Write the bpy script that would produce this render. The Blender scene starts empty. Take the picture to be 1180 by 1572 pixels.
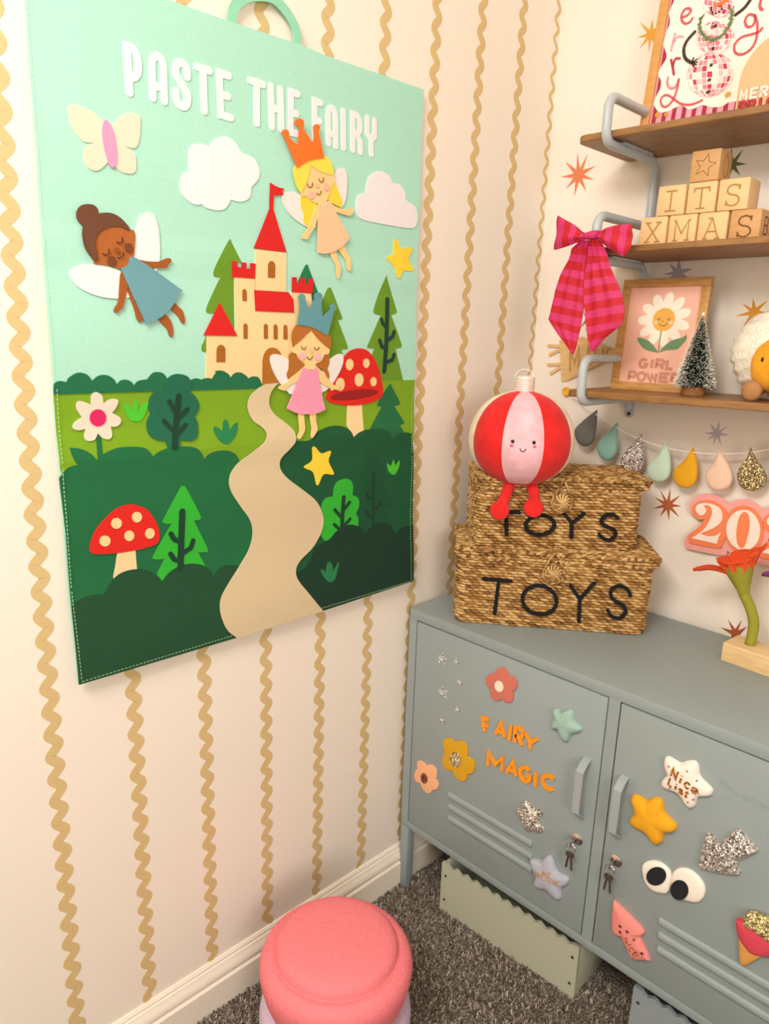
import bpy, bmesh, math, random
from math import sin, cos, pi, sqrt, radians
from mathutils import Vector, Matrix
random.seed(4)
SC = bpy.context.scene
COL = SC.collection

# ---------------------------------------------------------------- camera
cam = bpy.data.cameras.new('camera')
cam.sensor_fit = 'VERTICAL'; cam.sensor_height = 36.0
cam.lens = 36.0 * 1129.066 / 1572
cam.clip_start = 0.01
co = bpy.data.objects.new('camera', cam); COL.objects.link(co)
co.location = (1.03755, -1.5371, 1.3165)
co.rotation_euler = (radians(76.00810), radians(-1.90674), radians(45.27522))
SC.camera = co

# ---------------------------------------------------------------- world, lights, exposure
wd = bpy.data.worlds.new('world'); SC.world = wd; wd.use_nodes = True
wd.node_tree.nodes['Background'].inputs[0].default_value = (1, .93, .84, 1)
wd.node_tree.nodes['Background'].inputs[1].default_value = 0.3

def area(name, loc, target, size, watts, col):
    l = bpy.data.lights.new(name, 'AREA'); l.energy = watts; l.color = col
    l.shape = 'DISK'; l.size = size
    o = bpy.data.objects.new(name, l); COL.objects.link(o); o.location = loc
    o.rotation_euler = (Vector(target) - Vector(loc)).to_track_quat('-Z', 'Y').to_euler()
    return o
area('ceiling_lamp_light', (0.75, -2.05, 2.33), (0.45, -0.8, 0.9), 0.8, 27, (1, .975, .93))
area('fill_light', (2.9, -2.2, 1.5), (0, -0.9, 0.9), 1.3, 20, (1, .98, .95))  # added fill with no visible source, flattens the ceiling lamp's contrast

SC.view_settings.view_transform = 'Standard'
SC.view_settings.look = 'None'
SC.view_settings.gamma = 1.0
SC.view_settings.use_curve_mapping = False
SC.view_settings.exposure = 0.70

# ---------------------------------------------------------------- frames of the real surfaces
PL = {k: Matrix(v) for k, v in {
 'L': ((0.01472,0.00000,0.99989,0.00000),(0.99989,0.00000,-0.01472,0.00000),(0.00000,1.00000,0.00000,0.00000),(0,0,0,1)), 'R': ((1.00000,0.00000,0.00000,0.00000),(0.00000,0.00000,-1.00000,0.00000),(0.00000,1.00000,0.00000,0.00000),(0,0,0,1)), 'D': ((1.00000,0.00000,0.00000,0.00000),(0.00000,0.00000,-1.00000,-0.40740),(0.00000,1.00000,0.00000,0.00000),(0,0,0,1)), 'B1': ((0.77857,0.00000,0.62756,0.12350),(0.62756,-0.00000,-0.77857,-0.39400),(0.00000,1.00000,-0.00000,0.72000),(0,0,0,1)), 'B2': ((0.70444,0.00000,0.70976,0.14446),(0.70976,0.00000,-0.70444,-0.36923),(0.00000,1.00000,0.00000,0.88800),(0,0,0,1)),
 'G': ((0.99939,-0.02087,0.02805,0.25800),(0.02998,0.09890,-0.99465,-0.09000),(0.01799,0.99488,0.09946,1.20970),(0,0,0,1)), 'M': ((1.00000,0.00000,0.00000,0.25700),(0.00000,0.12892,-0.99166,-0.08500),(0.00000,0.99166,0.12892,1.68550),(0,0,0,1)), 'A': ((1.00000,0.00000,0.00000,0.45700),(0.00000,0.02999,-0.99955,-0.12500),(0.00000,0.99955,0.02999,1.68400),(0,0,0,1)), 'W': ((1.00000,0.00000,0.00000,0.00000),(0.00000,0.00000,-1.00000,-0.23500),(0.00000,1.00000,0.00000,0.00000),(0,0,0,1))}.items()}

# ---------------------------------------------------------------- materials
def lin(h):
    h = h.lstrip('#'); c = [int(h[i:i+2], 16) / 255 for i in (0, 2, 4)]
    return tuple([x / 12.92 if x <= .04045 else ((x + .055) / 1.055) ** 2.4 for x in c] + [1])
MC = {}
def mat(h, rough=.6, kind='plain', metal=0, sheen=0, scale=1.0, coat=0, trans=0, bump=1.0, h2=None, key=None):
    k = key or (h, rough, kind, metal, sheen, scale, coat, trans, bump, h2)
    if k in MC: return MC[k]
    m = bpy.data.materials.new(kind + '_' + h.strip('#')); m.use_nodes = True; MC[k] = m
    nt = m.node_tree; N = nt.nodes; Lk = nt.links; b = N['Principled BSDF']
    I = b.inputs
    I['Base Color'].default_value = lin(h); I['Roughness'].default_value = rough; I['Metallic'].default_value = metal
    if sheen: I['Sheen Weight'].default_value = sheen; I['Sheen Roughness'].default_value = .5
    if coat: I['Coat Weight'].default_value = coat; I['Coat Roughness'].default_value = .15
    if trans: I['Transmission Weight'].default_value = trans
    if kind in ('felt', 'paint', 'plush', 'foam', 'wood', 'glitter', 'cloth', 'straw', 'carpet', 'metalpaint', 'chenille'):
        tc = N.new('ShaderNodeTexCoord'); mp = N.new('ShaderNodeMapping'); Lk.new(tc.outputs['Object'], mp.inputs[0])
        def noise(s, det=3, st=None):
            n = N.new('ShaderNodeTexNoise'); n.inputs['Scale'].default_value = s; n.inputs['Detail'].default_value = det
            Lk.new(mp.outputs[0], n.inputs['Vector']); return n
        def bumpn(src, st, dist):
            bp = N.new('ShaderNodeBump'); bp.inputs['Strength'].default_value = st; bp.inputs['Distance'].default_value = dist
            Lk.new(src, bp.inputs['Height']); Lk.new(bp.outputs[0], I['Normal']); return bp
        def mixc(fac, a, bcol, lo=.35, hi=.65):
            r = N.new('ShaderNodeValToRGB'); r.color_ramp.elements[0].position = lo; r.color_ramp.elements[1].position = hi
            r.color_ramp.elements[0].color = a; r.color_ramp.elements[1].color = bcol
            Lk.new(fac, r.inputs[0]); Lk.new(r.outputs[0], I['Base Color']); return r
        c = lin(h)
        dk = tuple([x * .88 for x in c[:3]] + [1]); lt = tuple([min(1, x * 1.06 + .004) for x in c[:3]] + [1])
        if kind == 'felt':
            n = noise(900 * scale, 4); mixc(n.outputs[0], dk, lt, .3, .7); n2 = noise(700 * scale, 5); bumpn(n2.outputs[0], .35 * bump, .0006)
        elif kind == 'cloth':
            n = noise(500, 3); mixc(n.outputs[0], dk, lt, .3, .7); bumpn(n.outputs[0], .3 * bump, .0004)
        elif kind == 'paint':
            n = noise(90, 4); bumpn(n.outputs[0], .06 * bump, .001)
        elif kind == 'metalpaint':
            n = noise(700, 2); bumpn(n.outputs[0], .08 * bump, .0003)
        elif kind == 'plush':
            n = noise(35, 4); mixc(n.outputs[0], tuple([x * .82 for x in c[:3]] + [1]), lt, .3, .7); n2 = noise(700, 4); bumpn(n2.outputs[0], .5 * bump, .0015)
        elif kind == 'chenille':
            n2 = noise(160, 5); bumpn(n2.outputs[0], .8 * bump, .004)
        elif kind == 'foam':
            v = N.new('ShaderNodeTexVoronoi'); v.inputs['Scale'].default_value = 420; Lk.new(mp.outputs[0], v.inputs['Vector'])
            n = noise(260, 4); mixc(n.outputs[0], dk, lt, .3, .7); bumpn(v.outputs['Distance'], .4 * bump, .0006)
        elif kind == 'wood':
            mp.inputs['Scale'].default_value = (1.2, 9, 9)
            n = noise(14 * scale, 6); n.inputs['Distortion'].default_value = .6
            c2 = lin(h2) if h2 else dk
            mixc(n.outputs[0], c2, c, .35, .62); bumpn(n.outputs[0], .12 * bump, .0006)
        elif kind == 'straw':
            at = N.new('ShaderNodeAttribute'); at.attribute_name = 'tone'
            n = noise(170, 4); mx = N.new('ShaderNodeMath'); mx.operation = 'MULTIPLY_ADD'
            Lk.new(n.outputs[0], mx.inputs[0]); mx.inputs[1].default_value = .55; Lk.new(at.outputs['Fac'], mx.inputs[2])
            r = mixc(mx.outputs[0], lin('#45290b'), lin('#d4b076'), .30, 1.18)
            e = r.color_ramp.elements.new(.66); e.color = lin('#a27234')
            n2 = noise(400, 3); bumpn(n2.outputs[0], .35, .0008)
        elif kind == 'carpet':
            n = noise(190, 3); r = mixc(n.outputs[0], lin('#453c34'), lin('#a09285'), .36, .64); n2 = noise(260, 4); bumpn(n2.outputs[0], .8, .004)
        elif kind == 'glitter':
            v = N.new('ShaderNodeTexVoronoi'); v.inputs['Scale'].default_value = 520 * scale; Lk.new(mp.outputs[0], v.inputs['Vector'])
            sp = N.new('ShaderNodeSeparateColor'); Lk.new(v.outputs['Color'], sp.inputs[0])
            r = mixc(sp.outputs[0], tuple([x * .33 for x in c[:3]] + [1]), tuple([min(1, x * 1.6) for x in c[:3]] + [1]), .15, .8)
            I['Metallic'].default_value = .45; I['Roughness'].default_value = .3
            sub = N.new('ShaderNodeVectorMath'); sub.operation = 'MULTIPLY_ADD'
            Lk.new(v.outputs['Color'], sub.inputs[0]); sub.inputs[1].default_value = (1.5, 1.5, 1.5); sub.inputs[2].default_value = (-.75, -.75, -.75)
            ge = N.new('ShaderNodeNewGeometry'); ad = N.new('ShaderNodeVectorMath'); Lk.new(ge.outputs['Normal'], ad.inputs[0]); Lk.new(sub.outputs[0], ad.inputs[1])
            nn = N.new('ShaderNodeVectorMath'); nn.operation = 'NORMALIZE'; Lk.new(ad.outputs[0], nn.inputs[0]); Lk.new(nn.outputs[0], I['Normal'])
    return m
def felt(h): return mat(h, .95, 'felt', sheen=0)
def flat(h): return mat(h, .75)
def glit(h, s=1): return mat(h, .3, 'glitter', scale=s)

# ---------------------------------------------------------------- geometry collector
def sm(pts, n=5):
    """closed Catmull-Rom through pts; a point with a third value is a sharp corner"""
    P = []
    for q in pts:
        P += [(q[0], q[1])] * (2 if len(q) > 2 else 1)
    out = []; k = len(P)
    for i in range(k):
        p0, p1, p2, p3 = P[i-1], P[i], P[(i+1) % k], P[(i+2) % k]
        if p1 == p2: continue
        for j in range(n):
            t = j / n; t2 = t*t; t3 = t2*t
            out.append(tuple(.5*((2*p1[a]) + (-p0[a]+p2[a])*t + (2*p0[a]-5*p1[a]+4*p2[a]-p3[a])*t2 + (-p0[a]+3*p1[a]-3*p2[a]+p3[a])*t3) for a in (0, 1)))
    return out
def smo(pts, n=4):
    """open Catmull-Rom in any dimension"""
    P = [pts[0]] + list(pts) + [pts[-1]]; out = []
    for i in range(1, len(P)-2):
        for j in range(n):
            t = j/n; t2 = t*t; t3 = t2*t
            out.append(tuple(.5*((2*P[i][a]) + (-P[i-1][a]+P[i+1][a])*t + (2*P[i-1][a]-5*P[i][a]+4*P[i+1][a]-P[i+2][a])*t2 + (-P[i-1][a]+3*P[i][a]-3*P[i+1][a]+P[i+2][a])*t3) for a in range(len(P[0]))))
    out.append(tuple(pts[-1])); return out
def raw(p): return [(q[0], q[1]) for q in p]
def ell(c, rx, ry, n=20, rot=0):
    return [(c[0]+rx*cos(2*pi*i/n)*cos(rot)-ry*sin(2*pi*i/n)*sin(rot), c[1]+rx*cos(2*pi*i/n)*sin(rot)+ry*sin(2*pi*i/n)*cos(rot)) for i in range(n)]
def ell3(c, a, b, n=20):
    """ellipse from centre and two edge points (ends of the two half axes)"""
    return [(c[0]+(a[0]-c[0])*cos(2*pi*i/n)+(b[0]-c[0])*sin(2*pi*i/n), c[1]+(a[1]-c[1])*cos(2*pi*i/n)+(b[1]-c[1])*sin(2*pi*i/n)) for i in range(n)]
def burst(c, tips, f=.3):
    cx, cy = c[0][:2]; T = sorted([(t[0], t[1]) for t in tips], key=lambda t: math.atan2(t[1]-cy, t[0]-cx)); out = []
    R = sum(sqrt((t[0]-cx)**2+(t[1]-cy)**2) for t in T)/len(T)
    for i, t in enumerate(T):
        u = T[(i+1) % len(T)]; out.append(t)
        a = math.atan2(t[1]-cy, t[0]-cx); b = math.atan2(u[1]-cy, u[0]-cx)
        if b < a: b += 2*pi
        m = (a+b)/2; out.append((cx+R*f*cos(m), cy+R*f*sin(m)))
    return out
class G:
    def __init__(s, warp=None, cut=None): s.v = []; s.f = []; s.m = []; s.mats = []; s.warp = warp; s.cut = cut; s.tone = None
    def mi(s, m):
        if m is None: return 0
        if m not in s.mats: s.mats.append(m)
        return s.mats.index(m)
    def add(s, vs, fs, m=None):
        o = len(s.v); s.v += [Vector(v) for v in vs]; k = s.mi(m)
        for f in fs: s.f.append(tuple(i+o for i in f)); s.m.append(k)
    def prism(s, M, pts, w0, w1, m=None, bev=0):
        n = len(pts)
        ar = sum(pts[i][0]*pts[(i+1) % n][1]-pts[(i+1) % n][0]*pts[i][1] for i in range(n))
        if ar < 0: pts = pts[::-1]
        vs = [M @ Vector((p[0], p[1], w0)) for p in pts] + [M @ Vector((p[0], p[1], w1)) for p in pts]
        fs = [tuple(range(n, 2*n)), tuple(range(n-1, -1, -1))] + [(i, (i+1) % n, n+(i+1) % n, n+i) for i in range(n)]
        s.add(vs, fs, m); return s
    def face(s, M, pts, w, m=None):
        n = len(pts); ar = sum(pts[i][0]*pts[(i+1) % n][1]-pts[(i+1) % n][0]*pts[i][1] for i in range(n))
        if ar < 0: pts = pts[::-1]
        s.add([M @ Vector((p[0], p[1], w)) for p in pts], [tuple(range(n))], m); return s
    def ribbon(s, M, pts, wd, w0, w1, m=None, rnd=True, closed=False):
        P = [(p[0], p[1]) for p in pts]; Q = [P[0]]
        for p in P[1:]:
            if (p[0]-Q[-1][0])**2+(p[1]-Q[-1][1])**2 > 1e-9: Q.append(p)
        P = Q; n = len(P)
        if n < 2: return s
        L = []; Rr = []
        for i in range(n):
            a = P[i-1] if (i > 0 or closed) else P[i]; b = P[(i+1) % n] if (i < n-1 or closed) else P[i]
            d1 = Vector((P[i][0]-a[0], P[i][1]-a[1])); d2 = Vector((b[0]-P[i][0], b[1]-P[i][1]))
            if d1.length < 1e-9: d1 = d2
            if d2.length < 1e-9: d2 = d1
            d1 = d1.normalized(); d2 = d2.normalized(); t = (d1+d2)
            t = t.normalized() if t.length > 1e-6 else d1
            nn = Vector((-t.y, t.x)); c = max(.5, nn.dot(Vector((-d1.y, d1.x))))
            o = nn*(wd/2/c); L.append((P[i][0]+o.x, P[i][1]+o.y)); Rr.append((P[i][0]-o.x, P[i][1]-o.y))
        if not closed and rnd:
            for (end, sg) in ((0, -1), (n-1, 1)):
                c = P[end]; q = P[1] if end == 0 else P[n-2]
                th = math.atan2(c[1]-q[1], c[0]-q[0])
                fan = [(c[0]+wd/2*cos(th+pi/2-pi*k/6), c[1]+wd/2*sin(th+pi/2-pi*k/6)) for k in range(7)]
                s.prism(M, fan, w0, w1, m)
        vs = []
        for w in (w0, w1):
            vs += [M @ Vector((p[0], p[1], w)) for p in L] + [M @ Vector((p[0], p[1], w)) for p in Rr]
        fs = []; T = 2*n; rng = range(n if closed else n-1)
        for i in rng:
            j = (i+1) % n
            fs += [(T+i, T+n+i, T+n+j, T+j), (i, T+i, T+j, j), (n+i, n+j, T+n+j, T+n+i)]
        if not closed and not rnd: fs += [(0, n, T+n, T), (n-1, T+n-1, T+2*n-1, 2*n-1)]
        s.add(vs, fs, m); return s
    def pillow(s, M, pts, c, w0, edge, h, m=None, rings=7, pw=.34):
        n = len(pts); ar = sum(pts[i][0]*pts[(i+1) % n][1]-pts[(i+1) % n][0]*pts[i][1] for i in range(n))
        if ar < 0: pts = pts[::-1]
        vs = [M @ Vector((p[0], p[1], w0)) for p in pts]; fs = []
        for r in range(rings):
            a = r/rings; sc = 1-a*a if r else 1
            sc = 1 - a**1.6; z = w0+edge+h*(1-sc**2)**pw if r else w0+edge
            vs += [M @ Vector((c[0]+(p[0]-c[0])*sc, c[1]+(p[1]-c[1])*sc, z)) for p in pts]
        vs.append(M @ Vector((c[0], c[1], w0+edge+h)))
        for r in range(rings):
            fs += [(r*n+i, r*n+(i+1) % n, (r+1)*n+(i+1) % n, (r+1)*n+i) for i in range(n)]
        fs += [(rings*n+i, rings*n+(i+1) % n, len(vs)-1) for i in range(n)]
        s.add(vs, fs, m); return s
    def box(s, a, b, m=None, M=None, bev=0):
        if bev:
            bm = bmesh.new(); bmesh.ops.create_cube(bm, size=1)
            for v in bm.verts: v.co = Vector([a[i]+(v.co[i]+.5)*(b[i]-a[i]) for i in range(3)])
            bmesh.ops.bevel(bm, geom=bm.edges[:], offset=bev, segments=2, affect='EDGES', profile=.5)
            bm.verts.index_update(); vs = [v.co.copy() for v in bm.verts]; fs = [tuple(v.index for v in f.verts) for f in bm.faces]; bm.free()
        else:
            vs = [Vector((x, y, z)) for z in (a[2], b[2]) for y in (a[1], b[1]) for x in (a[0], b[0])]
            fs = [(0, 2, 3, 1), (4, 5, 7, 6), (0, 1, 5, 4), (2, 6, 7, 3), (0, 4, 6, 2), (1, 3, 7, 5)]
        if M: vs = [M @ v for v in vs]
        s.add(vs, fs, m); return s
    def tube(s, path, r, m=None, seg=8, closed=False, caps=True, rf=None):
        P = [Vector(p) for p in path]; n = len(P); up = None; vs = []; fs = []
        for i in range(n):
            a = P[i-1] if (i or closed) else P[i]; b = P[(i+1) % n] if (i < n-1 or closed) else P[i]
            t = (b-a).normalized()
            if up is None:
                up = t.orthogonal().normalized()
            else:
                up = (up - t*up.dot(t)); up = up.normalized() if up.length > 1e-6 else t.orthogonal().normalized()
            w = t.cross(up); rr = r if rf is None else r*rf(i/(n-1))
            vs += [P[i]+(up*cos(2*pi*k/seg)+w*sin(2*pi*k/seg))*rr for k in range(seg)]
        for i in range(n if closed else n-1):
            j = (i+1) % n
            fs += [(i*seg+k, i*seg+(k+1) % seg, j*seg+(k+1) % seg, j*seg+k) for k in range(seg)]
        if caps and not closed: fs += [tuple(range(seg-1, -1, -1)), tuple(range((n-1)*seg, n*seg))]
        s.add(vs, fs, m); return s
    def lathe(s, prof, M=None, m=None, seg=32, sx=1, sy=1):
        n = len(prof); vs = []; fs = []
        for (r, z) in prof:
            for k in range(seg):
                v = Vector((r*cos(2*pi*k/seg)*sx, r*sin(2*pi*k/seg)*sy, z)); vs.append(M @ v if M else v)
        for i in range(n-1):
            fs += [(i*seg+k, i*seg+(k+1) % seg, (i+1)*seg+(k+1) % seg, (i+1)*seg+k) for k in range(seg)]
        if prof[0][0] > 1e-6: fs.append(tuple(range(seg-1, -1, -1)))
        if prof[-1][0] > 1e-6: fs.append(tuple(range((n-1)*seg, n*seg)))
        s.add(vs, fs, m); return s
    def ball(s, c, r, m=None, M=None, seg=20, rings=12, fn=None):
        prof = []; vs = []; fs = []
        for i in range(rings+1):
            for k in range(seg):
                ph = pi*i/rings; th = 2*pi*k/seg
                d = Vector((sin(ph)*cos(th), sin(ph)*sin(th), -cos(ph)))
                q = Vector((d.x*r[0], d.y*r[1], d.z*r[2]))*(fn(d) if fn else 1)
                if M: q = M @ q
                vs.append(q + Vector(c))
        for i in range(rings):
            fs += [(i*seg+k, i*seg+(k+1) % seg, (i+1)*seg+(k+1) % seg, (i+1)*seg+k) for k in range(seg)]
        s.add(vs, fs, m); return s

ROOTS = {}
def prop(o, label=None, cat=None, group=None, kind=None):
    for k, v in (('label', label), ('category', cat), ('group', group), ('kind', kind)):
        if v: o[k] = v
def thing(name, loc, label, cat, group=None):
    o = bpy.data.objects.new(name, None); COL.objects.link(o); o.location = loc; o.empty_display_size = .02
    prop(o, label, cat, group); ROOTS[o.name] = Vector(loc); return o
def obj(name, g, m=None, parent=None, smooth=40, label=None, cat=None, group=None, kind=None, bevel=0, origin=None):
    """one mesh object from world-space geometry; an origin at its base when it is top level"""
    if parent is not None: org = ROOTS[parent.name]
    elif origin is not None: org = Vector(origin)
    else:
        xs = [v.x for v in g.v]; ys = [v.y for v in g.v]; zs = [v.z for v in g.v]
        org = Vector(((min(xs)+max(xs))/2, (min(ys)+max(ys))/2, min(zs)))
    me = bpy.data.meshes.new(name)
    vs = g.v
    if g.cut:
        me.from_pydata([tuple(v) for v in vs], [], g.f)
        me.polygons.foreach_set('material_index', g.m)
        bm = bmesh.new(); bm.from_mesh(me)
        z = g.cut[0]
        while z < g.cut[1]:
            bmesh.ops.bisect_plane(bm, geom=bm.verts[:]+bm.edges[:]+bm.faces[:], plane_co=(0, 0, z), plane_no=(0, 0, 1), dist=1e-6); z += g.cut[2]
        for v in bm.verts:
            if g.warp: v.co = g.warp(v.co)
            v.co -= org
        bmesh.ops.triangulate(bm, faces=[f for f in bm.faces if len(f.verts) > 4])
        bm.to_mesh(me); bm.free()
    else:
        if g.warp: vs = [g.warp(v) for v in vs]
        me.from_pydata([tuple(v-org) for v in vs], [], g.f)
        me.polygons.foreach_set('material_index', g.m)
    if g.mats:
        for q in g.mats: me.materials.append(q)
    elif m: me.materials.append(m)
    if g.tone is not None:
        at = me.attributes.new('tone', 'FLOAT', 'POINT'); at.data.foreach_set('value', g.tone)
    me.update()
    if smooth:
        me.polygons.foreach_set('use_smooth', [True]*len(me.polygons)); me.set_sharp_from_angle(angle=radians(smooth))
    o = bpy.data.objects.new(name, me); COL.objects.link(o)
    if parent is not None: o.parent = parent; ROOTS[o.name] = org
    else: o.location = org; ROOTS[o.name] = org
    prop(o, label, cat, group, kind)
    if bevel:
        b = o.modifiers.new('bevel', 'BEVEL'); b.width = bevel; b.segments = 2; b.limit_method = 'ANGLE'; b.angle_limit = radians(50)
    return o

# ---------------------------------------------------------------- letters
def arc(cx, cy, rx, ry, a, b, n=10):
    return [(cx+rx*cos(radians(a+(b-a)*i/n)), cy+ry*sin(radians(a+(b-a)*i/n))) for i in range(n+1)]
STD = {
 'A': [[(0, 0), (.5, 1), (1, 0)], [(.2, .33), (.8, .33)]],
 'B': [[(0, 0), (0, 1), (.6, 1)]+arc(.6, .76, .35, .24, 90, -90, 6)+[(0, .52)], [(.6, .52)]+arc(.6, .26, .4, .26, 90, -90, 6)+[(0, 0)]],
 'C': [arc(.52, .5, .52, .5, 45, 315, 14)],
 'E': [[(1, 1), (0, 1), (0, 0), (1, 0)], [(0, .5), (.8, .5)]],
 'F': [[(1, 1), (0, 1), (0, 0)], [(0, .52), (.8, .52)]],
 'G': [arc(.52, .5, .52, .5, 45, 330, 14)+[(1, .45), (.55, .45)]],
 'H': [[(0, 0), (0, 1)], [(1, 0), (1, 1)], [(0, .48), (1, .48)]],
 'I': [[(.5, 0), (.5, 1)]],
 'L': [[(0, 1), (0, 0), (1, 0)]],
 'M': [[(0, 0), (0, 1), (.5, .3), (1, 1), (1, 0)]],
 'N': [[(0, 0), (0, 1), (1, 0), (1, 1)]],
 'O': [arc(.5, .5, .5, .5, 0, 360, 20)],
 'P': [[(0, 0), (0, 1), (.55, 1)]+arc(.55, .7, .45, .3, 90, -90, 8)+[(0, .4)]],
 'R': [[(0, 0), (0, 1), (.55, 1)]+arc(.55, .73, .45, .27, 90, -90, 8)+[(0, .46)], [(.45, .46), (1, 0)]],
 'S': [arc(.5, .76, .48, .24, 20, 250, 9)+arc(.5, .25, .5, .26, 80, -160, 9)],
 'T': [[(0, 1), (1, 1)], [(.5, 1), (.5, 0)]],
 'V': [[(0, 1), (.5, 0), (1, 1)]],
 'W': [[(0, 1), (.25, 0), (.5, .8), (.75, 0), (1, 1)]],
 'X': [[(0, 1), (1, 0)], [(0, 0), (1, 1)]],
 'Y': [[(0, 1), (.5, .48), (1, 1)], [(.5, .48), (.5, 0)]],
 'c': [arc(.5, .32, .5, .32, 45, 315, 10)], 'e': [[(0, .32), (1, .32)]+arc(.5, .32, .5, .32, 0, 310, 12)],
 'i': [[(.5, 0), (.5, .62)], [(.5, .85), (.5, .95)]],
 's': [arc(.5, .48, .45, .17, 30, 250, 6)+arc(.5, .16, .48, .17, 80, -150, 6)],
 't': [[(.5, .95), (.5, .1), (.8, 0)], [(.1, .65), (.95, .65)]],
 'u': [[(0, .65), (0, .25)]+arc(.5, .25, .5, .25, 180, 360, 8)+[(1, .65)]],
 'm': [[(0, 0), (0, .65)], [(0, .4)]+arc(.25, .4, .25, .25, 180, 0, 6)+[(.5, 0)], [(.5, .4)]+arc(.75, .4, .25, .25, 180, 0, 6)+[(1, 0)]],
 'r': [[(0, 0), (0, .65)], [(0, .4)]+arc(.4, .4, .4, .25, 180, 50, 5)], 'd': [arc(.45, .32, .45, .32, 0, 360, 12), [(.92, 1), (.92, 0)]],
 'a': [arc(.45, .32, .45, .32, 0, 360, 12), [(.92, .64), (.92, 0)]],
}
RND = dict(STD)
RND['A'] = [[(0, 0), (0, .78)]+arc(.5, .78, .5, .22, 180, 0, 8)+[(1, 0)], [(0, .3), (1, .3)]]
RND['P'] = [[(0, 0), (0, 1), (.35, 1)]+arc(.35, .68, .65, .32, 90, -90, 8)+[(0, .36)]]
RND['R'] = [[(0, 0), (0, 1), (.35, 1)]+arc(.35, .74, .65, .26, 90, -90, 8)+[(0, .48)], [(.5, .48), (1, .3), (1, 0)]]
RND['S'] = [[(1, .72), (1, .8)]+arc(.5, .8, .5, .2, 0, 180, 8)+[(0, .7), (1, .32)]+arc(.5, .2, .5, .2, 0, -180, 8)+[(0, .32)]]
RND['Y'] = [[(0, 1), (0, .55), (.5, .4), (1, .55), (1, 1)], [(.5, .4), (.5, 0)]]
RND['F'] = [[(.9, 1), (0, 1), (0, 0)], [(0, .52), (.75, .52)]]
RND['E'] = [[(.95, 1), (0, 1), (0, 0), (1, 0)], [(0, .5), (.8, .5)]]
SLAB = {
 'I': [[(.5, 0), (.5, 1)], [(.12, 1), (.88, 1)], [(.12, 0), (.88, 0)]],
 'T': [[(.5, 0), (.5, 1)], [(0, .8), (.02, 1), (.98, 1), (1, .8)], [(.2, 0), (.8, 0)]],
 'S': [STD['S'][0], [(.95, 1), (.95, .75)], [(.04, 0), (.04, .25)]],
 'X': [[(.1, 1), (.9, 0)], [(.1, 0), (.9, 1)], [(0, 1), (.35, 1)], [(.65, 1), (1, 1)], [(0, 0), (.35, 0)], [(.65, 0), (1, 0)]],
 'M': [[(.12, 0), (.12, 1), (.5, .35), (.88, 1), (.88, 0)], [(0, 1), (.15, 1)], [(.85, 1), (1, 1)], [(0, 0), (.3, 0)], [(.7, 0), (1, 0)]],
 'A': [[(.1, 0), (.48, 1), (.9, 0)], [(.25, .35), (.75, .35)], [(.25, 1), (.5, 1)], [(0, 0), (.3, 0)], [(.7, 0), (1, 0)]],
}
def glyph(g, M, ch, fr, wd, w0, w1, m=None, font=STD, rnd=True):
    """fr: baseline-left, top-left and baseline-right of the letter's skeleton on the surface"""
    bl, tl, br = [Vector(q[:2]) for q in fr]
    for k, st in enumerate(font[ch]):
        P = [tuple(bl+(br-bl)*p[0]+(tl-bl)*p[1]) for p in st]
        g.ribbon(M, P, wd, w0, w1+k*.00004, m, rnd)
    return g

# ================================================================ THE ROOM
L, Rw, D = PL['L'], PL['R'], PL['D']
K = 0.01472
WALL = mat('#f6ebdd', .6, 'paint')
TAN = mat('#d9bc85', .7, 'paint')
WHITE = mat('#f7ecdb', .42, 'paint', bump=.4)
H = 2.4
def struct(name, g, m=None, **kw): return obj(name, g, m, kind='structure', **kw)
g = G().box((-.06, -3.3, -.05), (3.2, .1, 0)); fl_ = struct('floor', g, mat('#8d8072', 1, 'carpet'), origin=(0, 0, 0))
g = G().box((-.2, -3.3, H), (3.2, .2, H+.05)); struct('ceiling', g, mat('#f4ead8', .8, 'paint'))
g = G(); g.prism(L, [(-3.3, 0), (0, 0), (0, H), (-3.3, H)], -.08, 0)
wl = struct('wall_left', g, WALL, origin=(0, 0, 0))
g = G(); g.box((-.06, 0, 0), (3.2, .08, H)); wr = struct('wall_right', g, WALL, origin=(0, 0, 0))
g = G(); g.box((3.1, -3.2, 0), (3.18, 0, H)); struct('wall_far', g, WALL)
g = G(); g.box((-.06, -3.28, 0), (3.2, -3.2, H)); struct('wall_back', g, WALL)
# wavy stripes painted down the left wall, one every 13 cm
for i in range(24):
    u = -.0025-.1302*i
    pts = []; n = int((H-.10)/.0032)
    for j in range(n+1):
        z = .108+(H-.108)*j/n
        pts.append((u+.0066*sin(2*pi*(z-.011*i)/.0383), z))
    if i == 0: pts = [(p[0]-.008, p[1]) for p in pts]
    g = G().ribbon(L, pts, .0158 if i else .009, 0, .0004, rnd=False)
    obj('wavy_stripe', g, TAN, wl, smooth=0)
# skirting boards: moulded profile swept along each wall
prof = [(0, 0), (.018, 0), (.018, .062), (.0135, .066), (.0135, .0715), (.016, .0735), (.016, .078), (.013, .086), (.009, .092), (.0085, .095), (.006, .097), (.006, .101), (.003, .106), (0, .106)]
def skirt(name, M, u0, u1):
    g = G(); n = len(prof)
    vs = [M @ Vector((u, p[1], p[0])) for u in (u0, u1) for p in prof]
    g.add(vs, [(i, (i+1) % n, n+(i+1) % n, n+i)[::-1] for i in range(n)]+[tuple(range(n)), tuple(range(2*n-1, n-1, -1))])
    return struct(name, g, WHITE, smooth=25)
skirt('baseboard_left', L, -3.2, -.018); skirt('baseboard_right', Rw, 0, 3.1)

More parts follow.
